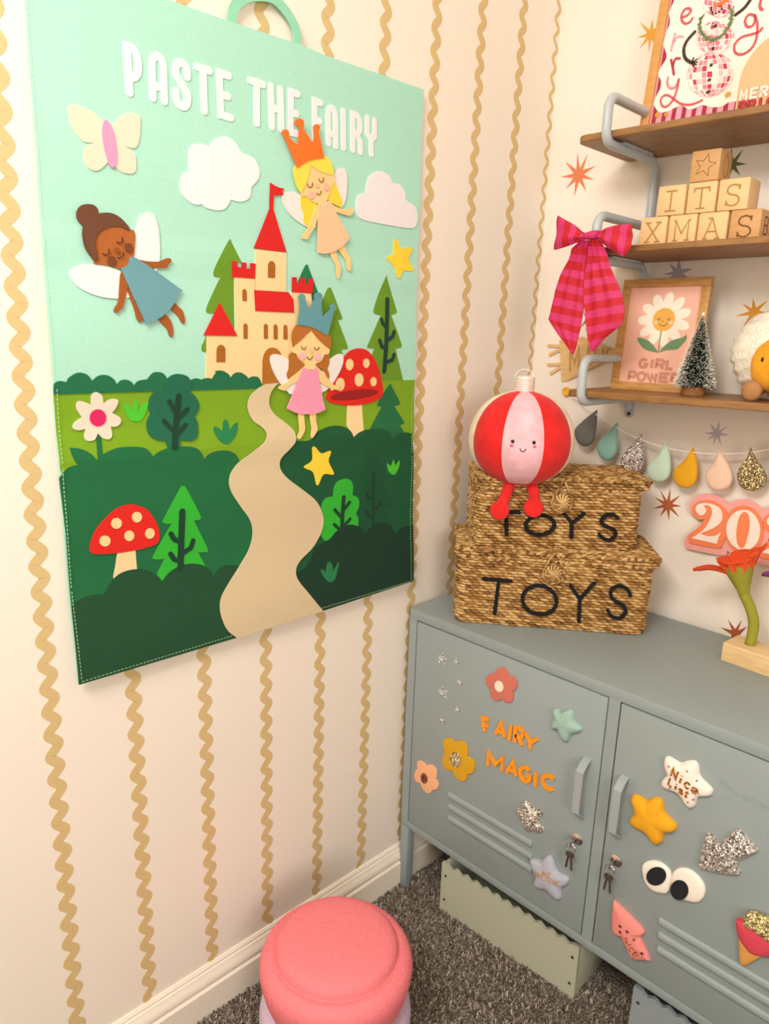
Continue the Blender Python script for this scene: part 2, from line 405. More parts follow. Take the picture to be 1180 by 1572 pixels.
# carpet pile: tufts over the part of the floor in view
def tuft_mesh():
    vs = []; fs = []; tones = []
    rnd = random.Random(2)
    x0, x1, y0, y1 = .0, 1.5, -1.6, -.02
    for _ in range(112000):
        x = rnd.uniform(x0, x1); y = rnd.uniform(y0, y1)
        if rnd.random() < max((x-1.1)/.4, (-1.25-y)/.35, 0): continue
        if x > .2 and y > -.28: continue
        h = rnd.uniform(.004, .009); r = rnd.uniform(.0013, .0024); a = rnd.uniform(0, 2*pi)
        tx, ty = rnd.gauss(0, .0025), rnd.gauss(0, .0025); o = len(vs)
        for k in range(3): vs.append((x+r*cos(a+k*2*pi/3), y+r*sin(a+k*2*pi/3), -.001))
        for k in range(3): vs.append((x+tx+r*.75*cos(a+k*2*pi/3+.6), y+ty+r*.75*sin(a+k*2*pi/3+.6), h))
        fs += [(o, o+1, o+4, o+3), (o+1, o+2, o+5, o+4), (o+2, o, o+3, o+5), (o+3, o+4, o+5)]
        tones += [rnd.random()]*6
    return vs, fs, tones
vs, fs, tones = tuft_mesh()
g = G(); g.v = [Vector(v) for v in vs]; g.f = fs; g.m = [0]*len(fs); g.tone = tones
m = bpy.data.materials.new('carpet_pile'); m.use_nodes = True; nt = m.node_tree; b = nt.nodes['Principled BSDF']
at = nt.nodes.new('ShaderNodeAttribute'); at.attribute_name = 'tone'; r = nt.nodes.new('ShaderNodeValToRGB')
r.color_ramp.elements[0].color = lin('#554a40'); r.color_ramp.elements[1].color = lin('#cdbfae'); e = r.color_ramp.elements.new(.55); e.color = lin('#86796b')
nt.links.new(at.outputs['Fac'], r.inputs[0]); nt.links.new(r.outputs[0], b.inputs['Base Color']); b.inputs['Roughness'].default_value = 1
obj('carpet_pile', g, m, fl_, smooth=0, kind='stuff')

# ================================================================ THE FELT WALL HANGING
def rip(v):
    z = v.z
    a = .0035*(sin((z-1.41)*pi/.24)**2)*(1 if z < 1.41 else .5)+.004*math.exp(-((z-1.12)/.03)**2)+.002*math.exp(-((z-1.41)/.02)**2)
    return Vector((v.x+a, v.y, v.z))
W0 = .010; LAY = .0013
CUT = (.72, 1.8, .02)
hang = thing('wall_hanging', (0, -.77, .78), 'large green felt wall hanging lettered PASTE THE FAIRY', 'wall hanging')
def lay(name, pts, k, col, parent=None, th=.0016, label=None, big=False, extra=None):
    g = G(warp=rip, cut=CUT if big else (.72, 1.8, .05))
    w = W0+k*LAY
    g.prism(L, pts, w-.0005, w+th)
    if extra: extra(g, w+th)
    return obj(name, g, felt(col), parent or hang, smooth=0, label=label)
OUT = [(-1.1393,1.7454),(-1.1393,1.6904),(-1.1406,1.3223),(-1.1401,1.2214),(-1.1420,1.1108),(-1.1400,.9278),(-1.1364,.7785),(-.4069,.7835),(-.4104,.8748),(-.4232,1.0692),(-.4297,1.1119),(-.4240,1.2087),(-.4300,1.3495),(-.4319,1.5659),(-.4341,1.7475),(-.5416,1.7474),(-.6667,1.7460),(-.7123,1.7487),(-.7885,1.7470),(-.8538,1.7458),(-.9471,1.7458)]
lay('backing', raw(OUT), 0, '#aee3ce', th=.002, big=True)
lay('hedge', sm([(-1.1406,1.2191,1),(-1.1394,1.2282),(-1.1320,1.2321),(-1.1226,1.2302,1),(-1.1185,1.2367),(-1.1058,1.2430),(-1.0936,1.2399),(-1.0871,1.2311,1),(-1.0773,1.2381),(-1.0656,1.2389),(-1.0555,1.2329),(-1.0515,1.2244,1),(-1.0450,1.2306),(-1.0369,1.2317),(-1.0290,1.2285),(-1.0251,1.2227,1),(-1.0179,1.2295),(-1.0039,1.2315,1),(-.9935,1.2413),(-.9792,1.2405),(-.9715,1.2311,1),(-.9473,1.2265),(-.9320,1.2289),(-.9226,1.2314),(-.9127,1.2290,1),(-.9038,1.2316),(-.8943,1.2303,1),(-.8893,1.2377),(-.8778,1.2423),(-.8648,1.2373),(-.8609,1.2307,1),(-.8893,1.2405),(-.8765,1.2428),(-.8637,1.2363),(-.8608,1.2312,1),(-.8524,1.2384),(-.8410,1.2391),(-.8295,1.2331),(-.8265,1.2292,1),(-.8178,1.2323),(-.8060,1.2304),(-.7989,1.2193,1),(-.7982,1.2120,1),(-1.1409,1.2143,1)], 4), 2.2, '#176b45', big=True)
lay('grass', raw([(-1.1404,1.2211),(-.7981,1.2196),(-.4248,1.2177),(-.4242,1.1604),(-.4276,1.0700),(-.7701,1.0293),(-1.1307,1.0787),(-1.1408,1.1106)]), 1, '#7aa514', big=True)
lay('hill', sm([(-1.1432,1.0982,1),(-1.1376,1.1039),(-1.1310,1.1108),(-1.1183,1.1139),(-1.0928,1.1139,1),(-1.0817,1.1240),(-1.0600,1.1325),(-1.0381,1.1333),(-1.0159,1.1301),(-1.0062,1.1225),(-1.0017,1.1146,1),(-.9932,1.1213),(-.9752,1.1261),(-.9510,1.1268),(-.9293,1.1227),(-.9185,1.1132),(-.9140,1.1026,1),(-.9041,1.1104),(-.8875,1.1139),(-.8675,1.1121),(-.8540,1.1043),(-.8466,1.0916,1),(-.8121,1.0347,1),(-.8145,.8143,1),(-.8592,.7771,1),(-1.1364,.7774,1),(-1.1390,1.0146,1)], 4), 2, '#13693b', label='left dark green scalloped hill', big=True)
lay('hill', sm([(-.7323,1.1181,1),(-.6996,1.1163),(-.6814,1.1295),(-.6534,1.1378),(-.6244,1.1374),(-.6019,1.1276),(-.5929,1.1137,1),(-.5789,1.1222),(-.5531,1.1262),(-.5157,1.1245),(-.4961,1.1163),(-.4898,1.1018,1),(-.4762,1.1101),(-.4535,1.1133),(-.4347,1.1099,1),(-.4243,1.0739,1),(-.4116,.8956,1),(-.4073,.7840,1),(-.6618,.7780,1),(-.7708,.8112,1),(-.7911,1.0676,1)], 4), 2, '#0c5430', label='right dark green scalloped hill', big=True)
lay('bush', sm([(-1.1382,.9063,1),(-1.1237,.9119),(-1.1086,.9144),(-1.0879,.9115,1),(-1.0799,.9243),(-1.0661,.9374),(-1.0473,.9415),(-1.0258,.9384),(-1.0095,.9295),(-.9932,.9115,1),(-.9811,.9235),(-.9602,.9311),(-.9392,.9302),(-.9179,.9225),(-.9056,.9106),(-.9011,.8984,1),(-.8896,.9102),(-.8732,.9143),(-.8500,.9087),(-.8158,.9042,1),(-.8172,.7783,1),(-.8585,.7766,1),(-1.1364,.7779,1)], 4), 3, '#174a2b', label='left darkest green bush', big=True)
lay('bush', sm([(-.7795,.8443,1),(-.7267,.8696,1),(-.7066,.8733),(-.6926,.8882),(-.6784,.9092),(-.6542,.9167),(-.6395,.9240),(-.6346,.9292,1),(-.6095,.9410),(-.5835,.9389),(-.5619,.9271),(-.5534,.9145,1),(-.5401,.9235),(-.5128,.9317),(-.4839,.9228),(-.4665,.8997,1),(-.4482,.9105),(-.4132,.9114,1),(-.4073,.7840,1),(-.6618,.7780,1)], 4), 3, '#073522', label='right darkest green bush', big=True)
lay('path', sm([(-.7920,1.2192,1),(-.8102,1.2107),(-.8242,1.1980),(-.8280,1.1799),(-.8188,1.1594),(-.8008,1.1465),(-.7927,1.1339),(-.7990,1.1206),(-.8234,1.1055),(-.8514,1.0895),(-.8672,1.0691),(-.8658,1.0451),(-.8468,1.0148),(-.8270,.9871),(-.8212,.9610),(-.8290,.9333),(-.8486,.9080),(-.8753,.8773),(-.8896,.8552),(-.8902,.8297),(-.8817,.8045),(-.8854,.8123),(-.8758,.7942),(-.8572,.7759,1),(-.6618,.7780,1),(-.6967,.8212),(-.7229,.8550),(-.7277,.8757),(-.7162,.8928),(-.6880,.9109),(-.6668,.9386),(-.6628,.9653),(-.6796,.9987),(-.7125,1.0257),(-.7484,1.0521),(-.7648,1.0719),(-.7635,1.0895),(-.7441,1.1055),(-.7323,1.1188),(-.7354,1.1368),(-.7527,1.1520),(-.7738,1.1671),(-.7853,1.1847),(-.7819,1.2048),(-.7695,1.2179),(-.7645,1.2205,1)], 4), 4, '#dcc6a0', label='winding sand path', big=True)
# clouds, butterfly, stars
lay('cloud', sm([(-.9238,1.5539),(-.9191,1.5666),(-.9033,1.5718),(-.8886,1.5705,1),(-.8808,1.5809),(-.8636,1.5886),(-.8462,1.5857),(-.8327,1.5710,1),(-.8125,1.5681),(-.8011,1.5540),(-.8025,1.5393),(-.8163,1.5250,1),(-.8194,1.5094),(-.8358,1.5007),(-.8538,1.5016,1),(-.8639,1.4875),(-.8796,1.4830),(-.8985,1.4847),(-.9033,1.4887,1),(-.9189,1.4867),(-.9365,1.4980),(-.9395,1.5141),(-.9319,1.5273),(-.9239,1.5306,1)], 4), 1.6, '#f2eff0', label='larger left cloud')
lay('cloud', sm([(-.5427,1.5914),(-.5640,1.5808),(-.5724,1.5631),(-.5735,1.5501,1),(-.5919,1.5439),(-.5965,1.5269),(-.5935,1.5126),(-.5853,1.5062),(-.5583,1.5037),(-.4727,1.5030),(-.4458,1.5068),(-.4377,1.5237),(-.4449,1.5426),(-.4695,1.5511),(-.4726,1.5545,1),(-.4763,1.5675),(-.4914,1.5768),(-.5085,1.5762,1),(-.5176,1.5879)], 4), 1.6, '#efe9ea', label='smaller right cloud')
bf = lay('butterfly', sm([(-1.0927,1.5836),(-1.0961,1.5746),(-1.0916,1.5571),(-1.0796,1.5435),(-1.0648,1.5440,1),(-1.0771,1.5358),(-1.0795,1.5220),(-1.0728,1.5108),(-1.0609,1.5105),(-1.0496,1.5200),(-1.0464,1.5233,1),(-1.0401,1.5244),(-1.0343,1.5169),(-1.0235,1.5130),(-1.0106,1.5150),(-1.0062,1.5243),(-1.0077,1.5396),(-1.0216,1.5478,1),(-1.0073,1.5476),(-1.0003,1.5578),(-.9970,1.5780),(-.9986,1.5902),(-1.0098,1.5913),(-1.0227,1.5854),(-1.0375,1.5702,1),(-1.0419,1.5721),(-1.0481,1.5709,1),(-1.0596,1.5793),(-1.0739,1.5843),(-1.0840,1.5854)], 4), 1.6, '#fbdcc3')
lay('body', sm([(-1.0478,1.5750),(-1.0521,1.5647),(-1.0525,1.5484),(-1.0490,1.5298),(-1.0436,1.5174),(-1.0363,1.5208),(-1.0341,1.5379),(-1.0365,1.5595),(-1.0419,1.5721)], 4), 2.8, '#f19ac0', bf, label='pink butterfly body')
lay('star', sm([(-.4995,1.4755),(-.4903,1.4795),(-.4784,1.4657),(-.4509,1.4703),(-.4504,1.4622),(-.4575,1.4475),(-.4443,1.4323),(-.4470,1.4268),(-.4713,1.4254),(-.4796,1.4122),(-.4868,1.4129),(-.4954,1.4304),(-.5135,1.4416),(-.5154,1.4465),(-.4984,1.4539)], 3), 1.6, '#fbd83c', label='upper yellow star')
lay('star', sm([(-.6935,1.1012),(-.6866,1.1035),(-.6715,1.0900),(-.6525,1.0932),(-.6486,1.0891),(-.6536,1.0734),(-.6411,1.0520),(-.6429,1.0468),(-.6652,1.0501),(-.6763,1.0324),(-.6824,1.0339),(-.6897,1.0565),(-.7082,1.0659),(-.7096,1.0705),(-.6923,1.0790)], 3), 3, '#fbd83c', label='lower yellow star')
# trees
def tree(pts, col, k, strokes, sw, label, dark='#0d3a28', p=None):
    t = lay('felt_tree', pts, k, col, label=label)
    if strokes:
        g = G(warp=rip)
        for i, s in enumerate(strokes): g.ribbon(L, s, sw if i == 0 else sw*.75, W0+k*LAY+.0012, W0+k*LAY+.0029+.00005*i)
        g.cut = CUT; obj('trunk', g, felt(dark), t, smooth=0)
    return t
tree(sm([(-.8570,1.4420),(-.8778,1.4103),(-.8860,1.3935),(-.8845,1.3859),(-.8740,1.3858,1),(-.8913,1.3566),(-.9010,1.3377),(-.8993,1.3310),(-.8872,1.3310,1),(-.9052,1.2921),(-.9116,1.2805),(-.9095,1.2721),(-.8961,1.2716,1),(-.8534,1.2717,1),(-.8495,1.4085,1),(-.8355,1.4107,1),(-.8522,1.4389)], 4), '#68951f', 1.0, None, 0, 'spruce behind the castle, left')
tree(sm([(-.7062,1.4179),(-.7226,1.3900),(-.7370,1.3591),(-.7355,1.3547,1),(-.6941,1.3486,1),(-.6744,1.3564),(-.6736,1.3645),(-.6978,1.4074)], 4), '#1b7a48', 1.0, None, 0, 'dark spruce behind the castle')
tree(sm([(-.6539,1.3831),(-.6475,1.3801),(-.6253,1.3364),(-.6262,1.3300),(-.6340,1.3284,1),(-.6112,1.2849),(-.6124,1.2779),(-.6257,1.2769,1),(-.6173,1.2630,1),(-.6161,1.2148,1),(-.7003,1.2170,1),(-.7010,1.2897,1),(-.6746,1.3506),(-.6596,1.3785)], 4), '#68951f', .8, None, 0, 'spruce right of the castle')
tree(sm([(-.5177,1.4096),(-.5440,1.3555),(-.5430,1.3435),(-.5274,1.3409,1),(-.5589,1.2874),(-.5581,1.2803),(-.5429,1.2790,1),(-.5509,1.2629,1),(-.5733,1.2137,1),(-.4593,1.2176,1),(-.4859,1.2789,1),(-.4702,1.2828),(-.4736,1.2950),(-.4999,1.3423,1),(-.4864,1.3465),(-.4869,1.3559),(-.5117,1.4052)], 4), '#68951f', .8,
     [[(-.5107,1.3703),(-.5139,1.2366)], [(-.5259,1.3338),(-.5226,1.3258),(-.5148,1.3205)], [(-.4920,1.3117),(-.4958,1.3022),(-.5115,1.2938)], [(-.5300,1.2949),(-.5243,1.2836),(-.5111,1.2792)], [(-.4898,1.2683),(-.4947,1.2576),(-.5134,1.2531)]], .0095, 'tall green spruce by the right edge')
tree(sm([(-.4978,1.2096),(-.5245,1.1788),(-.5273,1.1701),(-.5160,1.1680,1),(-.5490,1.1279,1),(-.5414,1.0960,1),(-.4409,1.0960,1),(-.4686,1.1285,1),(-.4563,1.1318),(-.4577,1.1379),(-.4819,1.1680,1),(-.4669,1.1697),(-.4684,1.1777),(-.4893,1.2047)], 4), '#1c6a3d', 1.6, None, 0, 'small dark spruce by the right edge')
tree(sm([(-.9543,1.2388),(-.9678,1.2350),(-.9755,1.2245),(-.9766,1.2126,1),(-.9919,1.2131),(-1.0009,1.2041),(-1.0038,1.1910),(-1.0006,1.1802,1),(-1.0068,1.1698),(-1.0075,1.1551),(-1.0009,1.1438),(-.9866,1.1381),(-.9806,1.1395,1),(-.9767,1.1262,1),(-.9587,1.1238,1),(-.9536,1.1374,1),(-.9383,1.1343),(-.9256,1.1395),(-.9220,1.1534),(-.9232,1.1648),(-.9271,1.1720,1),(-.9196,1.1814),(-.9192,1.1940),(-.9266,1.2054),(-.9327,1.2084,1),(-.9316,1.2234),(-.9379,1.2344)], 4), '#166649', 3,
     [[(-.9541,1.2050),(-.9591,1.1697),(-.9662,1.1281)], [(-.9702,1.1975),(-.9599,1.1807)], [(-.9403,1.1839),(-.9579,1.1696)], [(-.9803,1.1682),(-.9641,1.1496)], [(-.9442,1.1599),(-.9619,1.1450)]], .0095, 'dark green round tree')
tree(sm([(-.9528,1.0620),(-.9581,1.0598),(-.9875,1.0148),(-.9886,1.0092),(-.9827,1.0054),(-.9742,1.0046,1),(-1.0059,.9584),(-1.0053,.9515),(-.9985,.9490),(-.9873,.9480,1),(-1.0020,.9251,1),(-.9934,.9113,1),(-.9587,.9175,1),(-.9129,.9172,1),(-.9276,.9473,1),(-.9137,.9453),(-.9102,.9509),(-.9349,1.0037,1),(-.9235,1.0034),(-.9233,1.0109),(-.9473,1.0584)], 4), '#2fb52e', 2.6,
     [[(-.9558,1.0217),(-.9606,.9270)], [(-.9764,.9882),(-.9706,.9775),(-.9599,.9714)], [(-.9370,.9695),(-.9412,.9581),(-.9565,.9510)], [(-.9777,.9545),(-.9719,.9444),(-.9611,.9386)]], .0105, 'bright green spruce')
tree(sm([(-.6094,1.0353),(-.6294,1.0326),(-.6390,1.0202),(-.6396,1.0040,1),(-.6581,1.0034),(-.6676,.9893),(-.6639,.9694),(-.6685,.9545),(-.6692,.9390),(-.6592,.9215),(-.6443,.9169,1),(-.6293,.9203,1),(-.5778,.9236,1),(-.5718,.9349,1),(-.5723,.9514),(-.5790,.9605,1),(-.5715,.9756),(-.5747,.9922),(-.5906,1.0003,1),(-.5901,1.0181),(-.5966,1.0299)], 4), '#2fb52e', 2.6,
     [[(-.6136,.9994),(-.6153,.9259)], [(-.6346,.9775),(-.6150,.9572)], [(-.5979,.9874),(-.6129,.9728)], [(-.6350,.9484),(-.6154,.9307)], [(-.5944,.9527),(-.6116,.9406)]], .0085, 'bright green round tree')
tree(sm([(-.5492,1.0908),(-.5718,1.0310),(-.5574,1.0253,1),(-.5895,.9641),(-.5631,.9610,1),(-.5726,.9268,1),(-.4717,.9101,1),(-.4972,.9608,1),(-.4771,.9601),(-.5141,1.0272,1),(-.5014,1.0278)], 4), '#0b4e2c', 2.3,
     [[(-.5380,1.0380),(-.5302,.9219)], [(-.5522,.9993),(-.5480,.9886),(-.5348,.9819)], [(-.5125,.9776),(-.5171,.9679),(-.5318,.9629)], [(-.5514,.9625),(-.5455,.9514),(-.5322,.9443)]], .0065, 'tone-on-tone dark spruce')
# grass tufts
for pts, col in (([(-1.0237,1.1695),(-1.0359,1.1755),(-1.0415,1.1966),(-1.0335,1.1937),(-1.0271,1.1842,1),(-1.0264,1.1986),(-1.0221,1.2010),(-1.0196,1.1970),(-1.0211,1.1839,1),(-1.0142,1.1928),(-1.0035,1.1976),(-1.0076,1.1832),(-1.0152,1.1717)], '#4cc42c'),
                 ([(-.8740,1.1245),(-.8870,1.1337),(-.8938,1.1516),(-.8866,1.1525),(-.8768,1.1446,1),(-.8748,1.1590),(-.8697,1.1636),(-.8658,1.1584),(-.8641,1.1452,1),(-.8547,1.1548),(-.8478,1.1567),(-.8516,1.1399),(-.8638,1.1275)], '#1d7d4b'),
                 ([(-.4823,1.0289),(-.4951,1.0373),(-.5004,1.0542),(-.4888,1.0469,1),(-.4821,1.0594),(-.4774,1.0457,1),(-.4648,1.0569),(-.4658,1.0425),(-.4749,1.0298)], '#4cc42c'),
                 ([(-.6503,.8359),(-.6655,.8547),(-.6671,.8651),(-.6556,.8567,1),(-.6524,.8722),(-.6460,.8750),(-.6404,.8690),(-.6380,.8530,1),(-.6231,.8704),(-.6278,.8508),(-.6351,.8359)], '#217c48')):
    lay('grass_tuft', sm(pts, 3), 3.8 if pts[0][1] < 1.0 else 2.2, col)
# flower
fl = lay('felt_flower', sm([(-1.0813,1.2152),(-1.0739,1.2094),(-1.0727,1.1988,1),(-1.0611,1.2046),(-1.0511,1.2030),(-1.0533,1.1933),(-1.0610,1.1847,1),(-1.0493,1.1776),(-1.0484,1.1697),(-1.0555,1.1644),(-1.0640,1.1650,1),(-1.0628,1.1524),(-1.0685,1.1469),(-1.0775,1.1496),(-1.0836,1.1570,1),(-1.0893,1.1480),(-1.0997,1.1470),(-1.1036,1.1529),(-1.1003,1.1641,1),(-1.1112,1.1630),(-1.1184,1.1665),(-1.1155,1.1738),(-1.1043,1.1807,1),(-1.1110,1.1923),(-1.1103,1.2022),(-1.1023,1.2031),(-1.0905,1.1976,1),(-1.0897,1.2100),(-1.0864,1.2144)], 4), 3, '#fbd8c4')
lay('flower_centre', ell3(*[(-1.0822,1.1789),(-1.0703,1.1783),(-1.0830,1.1667)]), 4.1, '#d81e5f', fl, label='magenta flower centre')
lay('stem', raw([(-1.0856,1.1618),(-1.0787,1.1613),(-1.0796,1.1160),(-1.0874,1.1167)]), 1.8, '#13693b', fl, label='green stem')
lay('leaf', sm([(-1.1253,1.1394,1),(-1.1093,1.1360),(-1.0946,1.1265),(-1.0880,1.1160,1),(-1.0929,1.1121),(-1.1146,1.1135),(-1.1224,1.1265)], 4), 1.8, '#13693b', fl, label='green leaf')
# mushrooms
def shroom(cap, stem, spots, rx, label, k):
    c = lay('mushroom', sm(cap, 4), k, '#e01f14', label=label)
    for (s, a, b) in spots: lay('spot', ell3(s, a, b, 16), k+1.1, '#f8d598', c, th=.0008)
    lay('stem', sm(stem, 4), k-.7, '#f3d6a0', c, label='cream stem')
    return c
shroom([(-1.0456,1.0460),(-1.0624,1.0429),(-1.0822,1.0295),(-1.0993,1.0105),(-1.1067,.9900),(-1.1052,.9815),(-1.0961,.9770),(-1.0664,.9728),(-1.0353,.9717),(-1.0118,.9732),(-.9990,.9775),(-.9955,.9900),(-1.0011,1.0112),(-1.0148,1.0332),(-1.0316,1.0432)],
       [(-1.0642,.9766,1),(-1.0360,.9742,1),(-1.0346,.9393,1),(-1.0429,.9352,1),(-1.0702,.9296,1),(-1.0727,.9358),(-1.0689,.9521)],
       [[(-1.0651,1.0199),(-1.0568,1.0186),(-1.0655,1.0114)], [(-1.0326,1.0246),(-1.0246,1.0234),(-1.0330,1.0162)], [(-1.0837,.9955),(-1.0753,.9940),(-1.0842,.9870)], [(-1.0457,.9969),(-1.0378,.9956),(-1.0461,.9885)], [(-1.0122,.9949),(-1.0043,.9936),(-1.0127,.9863)]], 0, 'red mushroom cap with five spots', 3.4)
mm = shroom([(-.5844,1.2795),(-.6082,1.2730),(-.6239,1.2571),(-.6392,1.2314),(-.6492,1.2117),(-.6573,1.1939),(-.6566,1.1879),(-.6434,1.1803),(-.6055,1.1745),(-.5719,1.1740),(-.5345,1.1798),(-.5171,1.1888),(-.5156,1.2015),(-.5248,1.2294),(-.5406,1.2567),(-.5613,1.2752)],
       [(-.6050,1.1776,1),(-.5686,1.1770,1),(-.5668,1.1260,1),(-.5932,1.1147,1),(-.6094,1.1373,1)],
       [[(-.6056,1.2500),(-.5961,1.2499),(-.6054,1.2395)], [(-.5639,1.2521),(-.5556,1.2520),(-.5635,1.2432)], [(-.5800,1.2215),(-.5687,1.2212),(-.5796,1.2091)], [(-.5425,1.2171),(-.5343,1.2169),(-.5421,1.2083)], [(-.6265,1.2141),(-.6155,1.2138),(-.6263,1.2019)]], 0, 'red mushroom beside the brown-haired fairy', 2.4)
lay('gills', ell3(*[(-.5886,1.1939),(-.5279,1.1977),(-.5863,1.1847)]), 3.4, '#98120f', mm, label='dark red underside', th=.0006)
# castle
ca = lay('castle', raw([(-.9032,1.2973),(-.8498,1.2976),(-.8491,1.3875),(-.8112,1.3889),(-.8115,1.3672),(-.8101,1.3672),(-.8094,1.4337),(-.7485,1.4340),(-.7484,1.3707),(-.7356,1.3692),(-.7338,1.3715),(-.6950,1.3714),(-.6910,1.3395),(-.6897,1.2263),(-.6911,1.2143),(-.7981,1.2195),(-.9054,1.2201)]), 1.8, '#f4d49c')
for nm, pts, kk in (('spire', [(-.8125,1.4345),(-.8026,1.4541),(-.7825,1.4968),(-.7809,1.5364),(-.7716,1.5331),(-.7635,1.5316),(-.7535,1.5316),(-.7576,1.5263),(-.7549,1.5217),(-.7636,1.5205),(-.7743,1.5178),(-.7755,1.4976),(-.7485,1.4344)], 2.9),
                ('battlement', [(-.8537,1.4119),(-.8452,1.4114),(-.8443,1.4032),(-.8372,1.4029),(-.8365,1.4112),(-.8278,1.4111),(-.8280,1.4024),(-.8207,1.4025),(-.8201,1.4113),(-.8110,1.4112),(-.8120,1.3880),(-.8537,1.3881)], 2.9),
                ('roof', [(-.8127,1.3703),(-.7447,1.3709),(-.7341,1.3592),(-.7337,1.3379),(-.8118,1.3375)], 2.9),
                ('battlement', [(-.7365,1.3957),(-.7270,1.3959),(-.7270,1.3875),(-.7191,1.3869),(-.7183,1.3959),(-.7089,1.3958),(-.7089,1.3864),(-.7020,1.3864),(-.7012,1.3959),(-.6917,1.3954),(-.6929,1.3720),(-.7364,1.3714)], 2.9),
                ('roof', [(-.8782,1.3473),(-.9087,1.2972),(-.8478,1.2972)], 2.9)):
    lay(nm, raw(pts), kk, '#d81a17', ca, label='red ' + nm)
def archy(q):
    """arched opening over the four corners bottom-left, bottom-right, top-right, top-left"""
    bl, br, tr, tl = [Vector(p[:2]) for p in q]; w = (br-bl).length; out = [tuple(bl), tuple(br)]
    h = (tr-br); hr = min(1, w*.55/h.length)
    for i in range(9):
        a = pi*i/8; out.append(tuple(bl+(br-bl)*(.5+.5*cos(a))+h*(1-hr)+h*hr*sin(a)))
    return out
for q in ([(-.7858,1.3913),(-.7716,1.3916),(-.7715,1.4181),(-.7851,1.4176)], [(-.8357,1.3521),(-.8272,1.3521),(-.8269,1.3710),(-.8352,1.3709)], [(-.8359,1.2931),(-.8278,1.2930),(-.8274,1.3175),(-.8352,1.3177)],
          [(-.7961,1.2939),(-.7878,1.2936),(-.7877,1.3178),(-.7953,1.3180)], [(-.7764,1.2933),(-.7680,1.2930),(-.7680,1.3175),(-.7758,1.3177)], [(-.7561,1.2934),(-.7475,1.2928),(-.7475,1.3171),(-.7555,1.3174)],
          [(-.8866,1.2560),(-.8703,1.2557),(-.8697,1.2830),(-.8854,1.2835)], [(-.7121,1.3501),(-.7062,1.3499),(-.7062,1.3583),(-.7122,1.3585)]):
    lay('window', archy(q), 2.8, '#a96314', ca, label='brown arched window', th=.0008)
lay('gateway', archy([(-.7986,1.2199),(-.7570,1.2179),(-.7570,1.2788),(-.7975,1.2795)]), 2.8, '#b06c1b', ca, label='brown arched gateway', th=.0008)
# stitched seam down the left edge and along the bottom
g = G(warp=rip)
def dashes(g, a, b, w, st=.0062, ln=.0036, wd=.0009):
    a = Vector(a[:2]); b = Vector(b[:2]); n = int((b-a).length/st); d = (b-a).normalized()
    for i in range(n): g.ribbon(L, [tuple(a+d*(i*st)), tuple(a+d*(i*st+ln))], wd, w, w+.0005, rnd=False)
E1 = [(-1.1362,1.6913),(-1.1374,1.3225),(-1.1371,1.2213)]
E2 = [(-1.1371,1.2213),(-1.1389,1.1104),(-1.1368,.9271),(-1.1328,.7822),(-.4162,.7863),(-.4310,1.0699),(-.4374,1.1125),(-.4317,1.2089)]
for i in range(len(E1)-1): dashes(g, E1[i], E1[i+1], W0+.002)
for i in range(len(E2)-1): dashes(g, E2[i], E2[i+1], W0+.0062)
obj('stitching', g, felt('#b9dcae'), hang, smooth=0, kind='stuff')
# hanging strap
g = G().ribbon(L, smo([(-.8463,1.7420),(-.8417,1.7633),(-.8300,1.7789),(-.8074,1.7924),(-.7755,1.7997),(-.7528,1.7928),(-.7337,1.7784),(-.7250,1.7639),(-.7236,1.7441)], 5), .0155, W0-.001, W0+.0015)
obj('strap', g, felt('#96d8b8'), hang, smooth=0, label='mint felt hanging strap')
# lettering
PF = .0108
for ch, fr in zip('PASTETHEFAIRY', (
    [(-1.0100,1.6167),(-1.0110,1.6729),(-.9948,1.6166)], [(-.9760,1.6173),(-.9753,1.6721),(-.9586,1.6168)], [(-.9405,1.6160),(-.9396,1.6724),(-.9220,1.6159)], [(-.9055,1.6177),(-.9061,1.6731),(-.8848,1.6171)], [(-.8673,1.6177),(-.8688,1.6740),(-.8505,1.6172)],
    [(-.8152,1.6191),(-.8150,1.6760),(-.7913,1.6189)], [(-.7749,1.6192),(-.7770,1.6770),(-.7565,1.6186)], [(-.7382,1.6184),(-.7383,1.6771),(-.7243,1.6181)], [(-.6888,1.6161),(-.6901,1.6742),(-.6750,1.6157)], [(-.6597,1.6159),(-.6613,1.6719),(-.6434,1.6149)],
    [(-.6284,1.6148),(-.6312,1.6719),(-.6226,1.6150)], [(-.6049,1.6156),(-.6066,1.6718),(-.5873,1.6150)], [(-.5699,1.6168),(-.5729,1.6730),(-.5523,1.6156)])):
    w = W0+1.5*LAY
    obj('letter', glyph(G(warp=rip), L, ch, fr, PF if ch not in 'FAIRY' else .0104, w, w+.0014, font=RND), felt('#f1eef0'), hang, smooth=0)

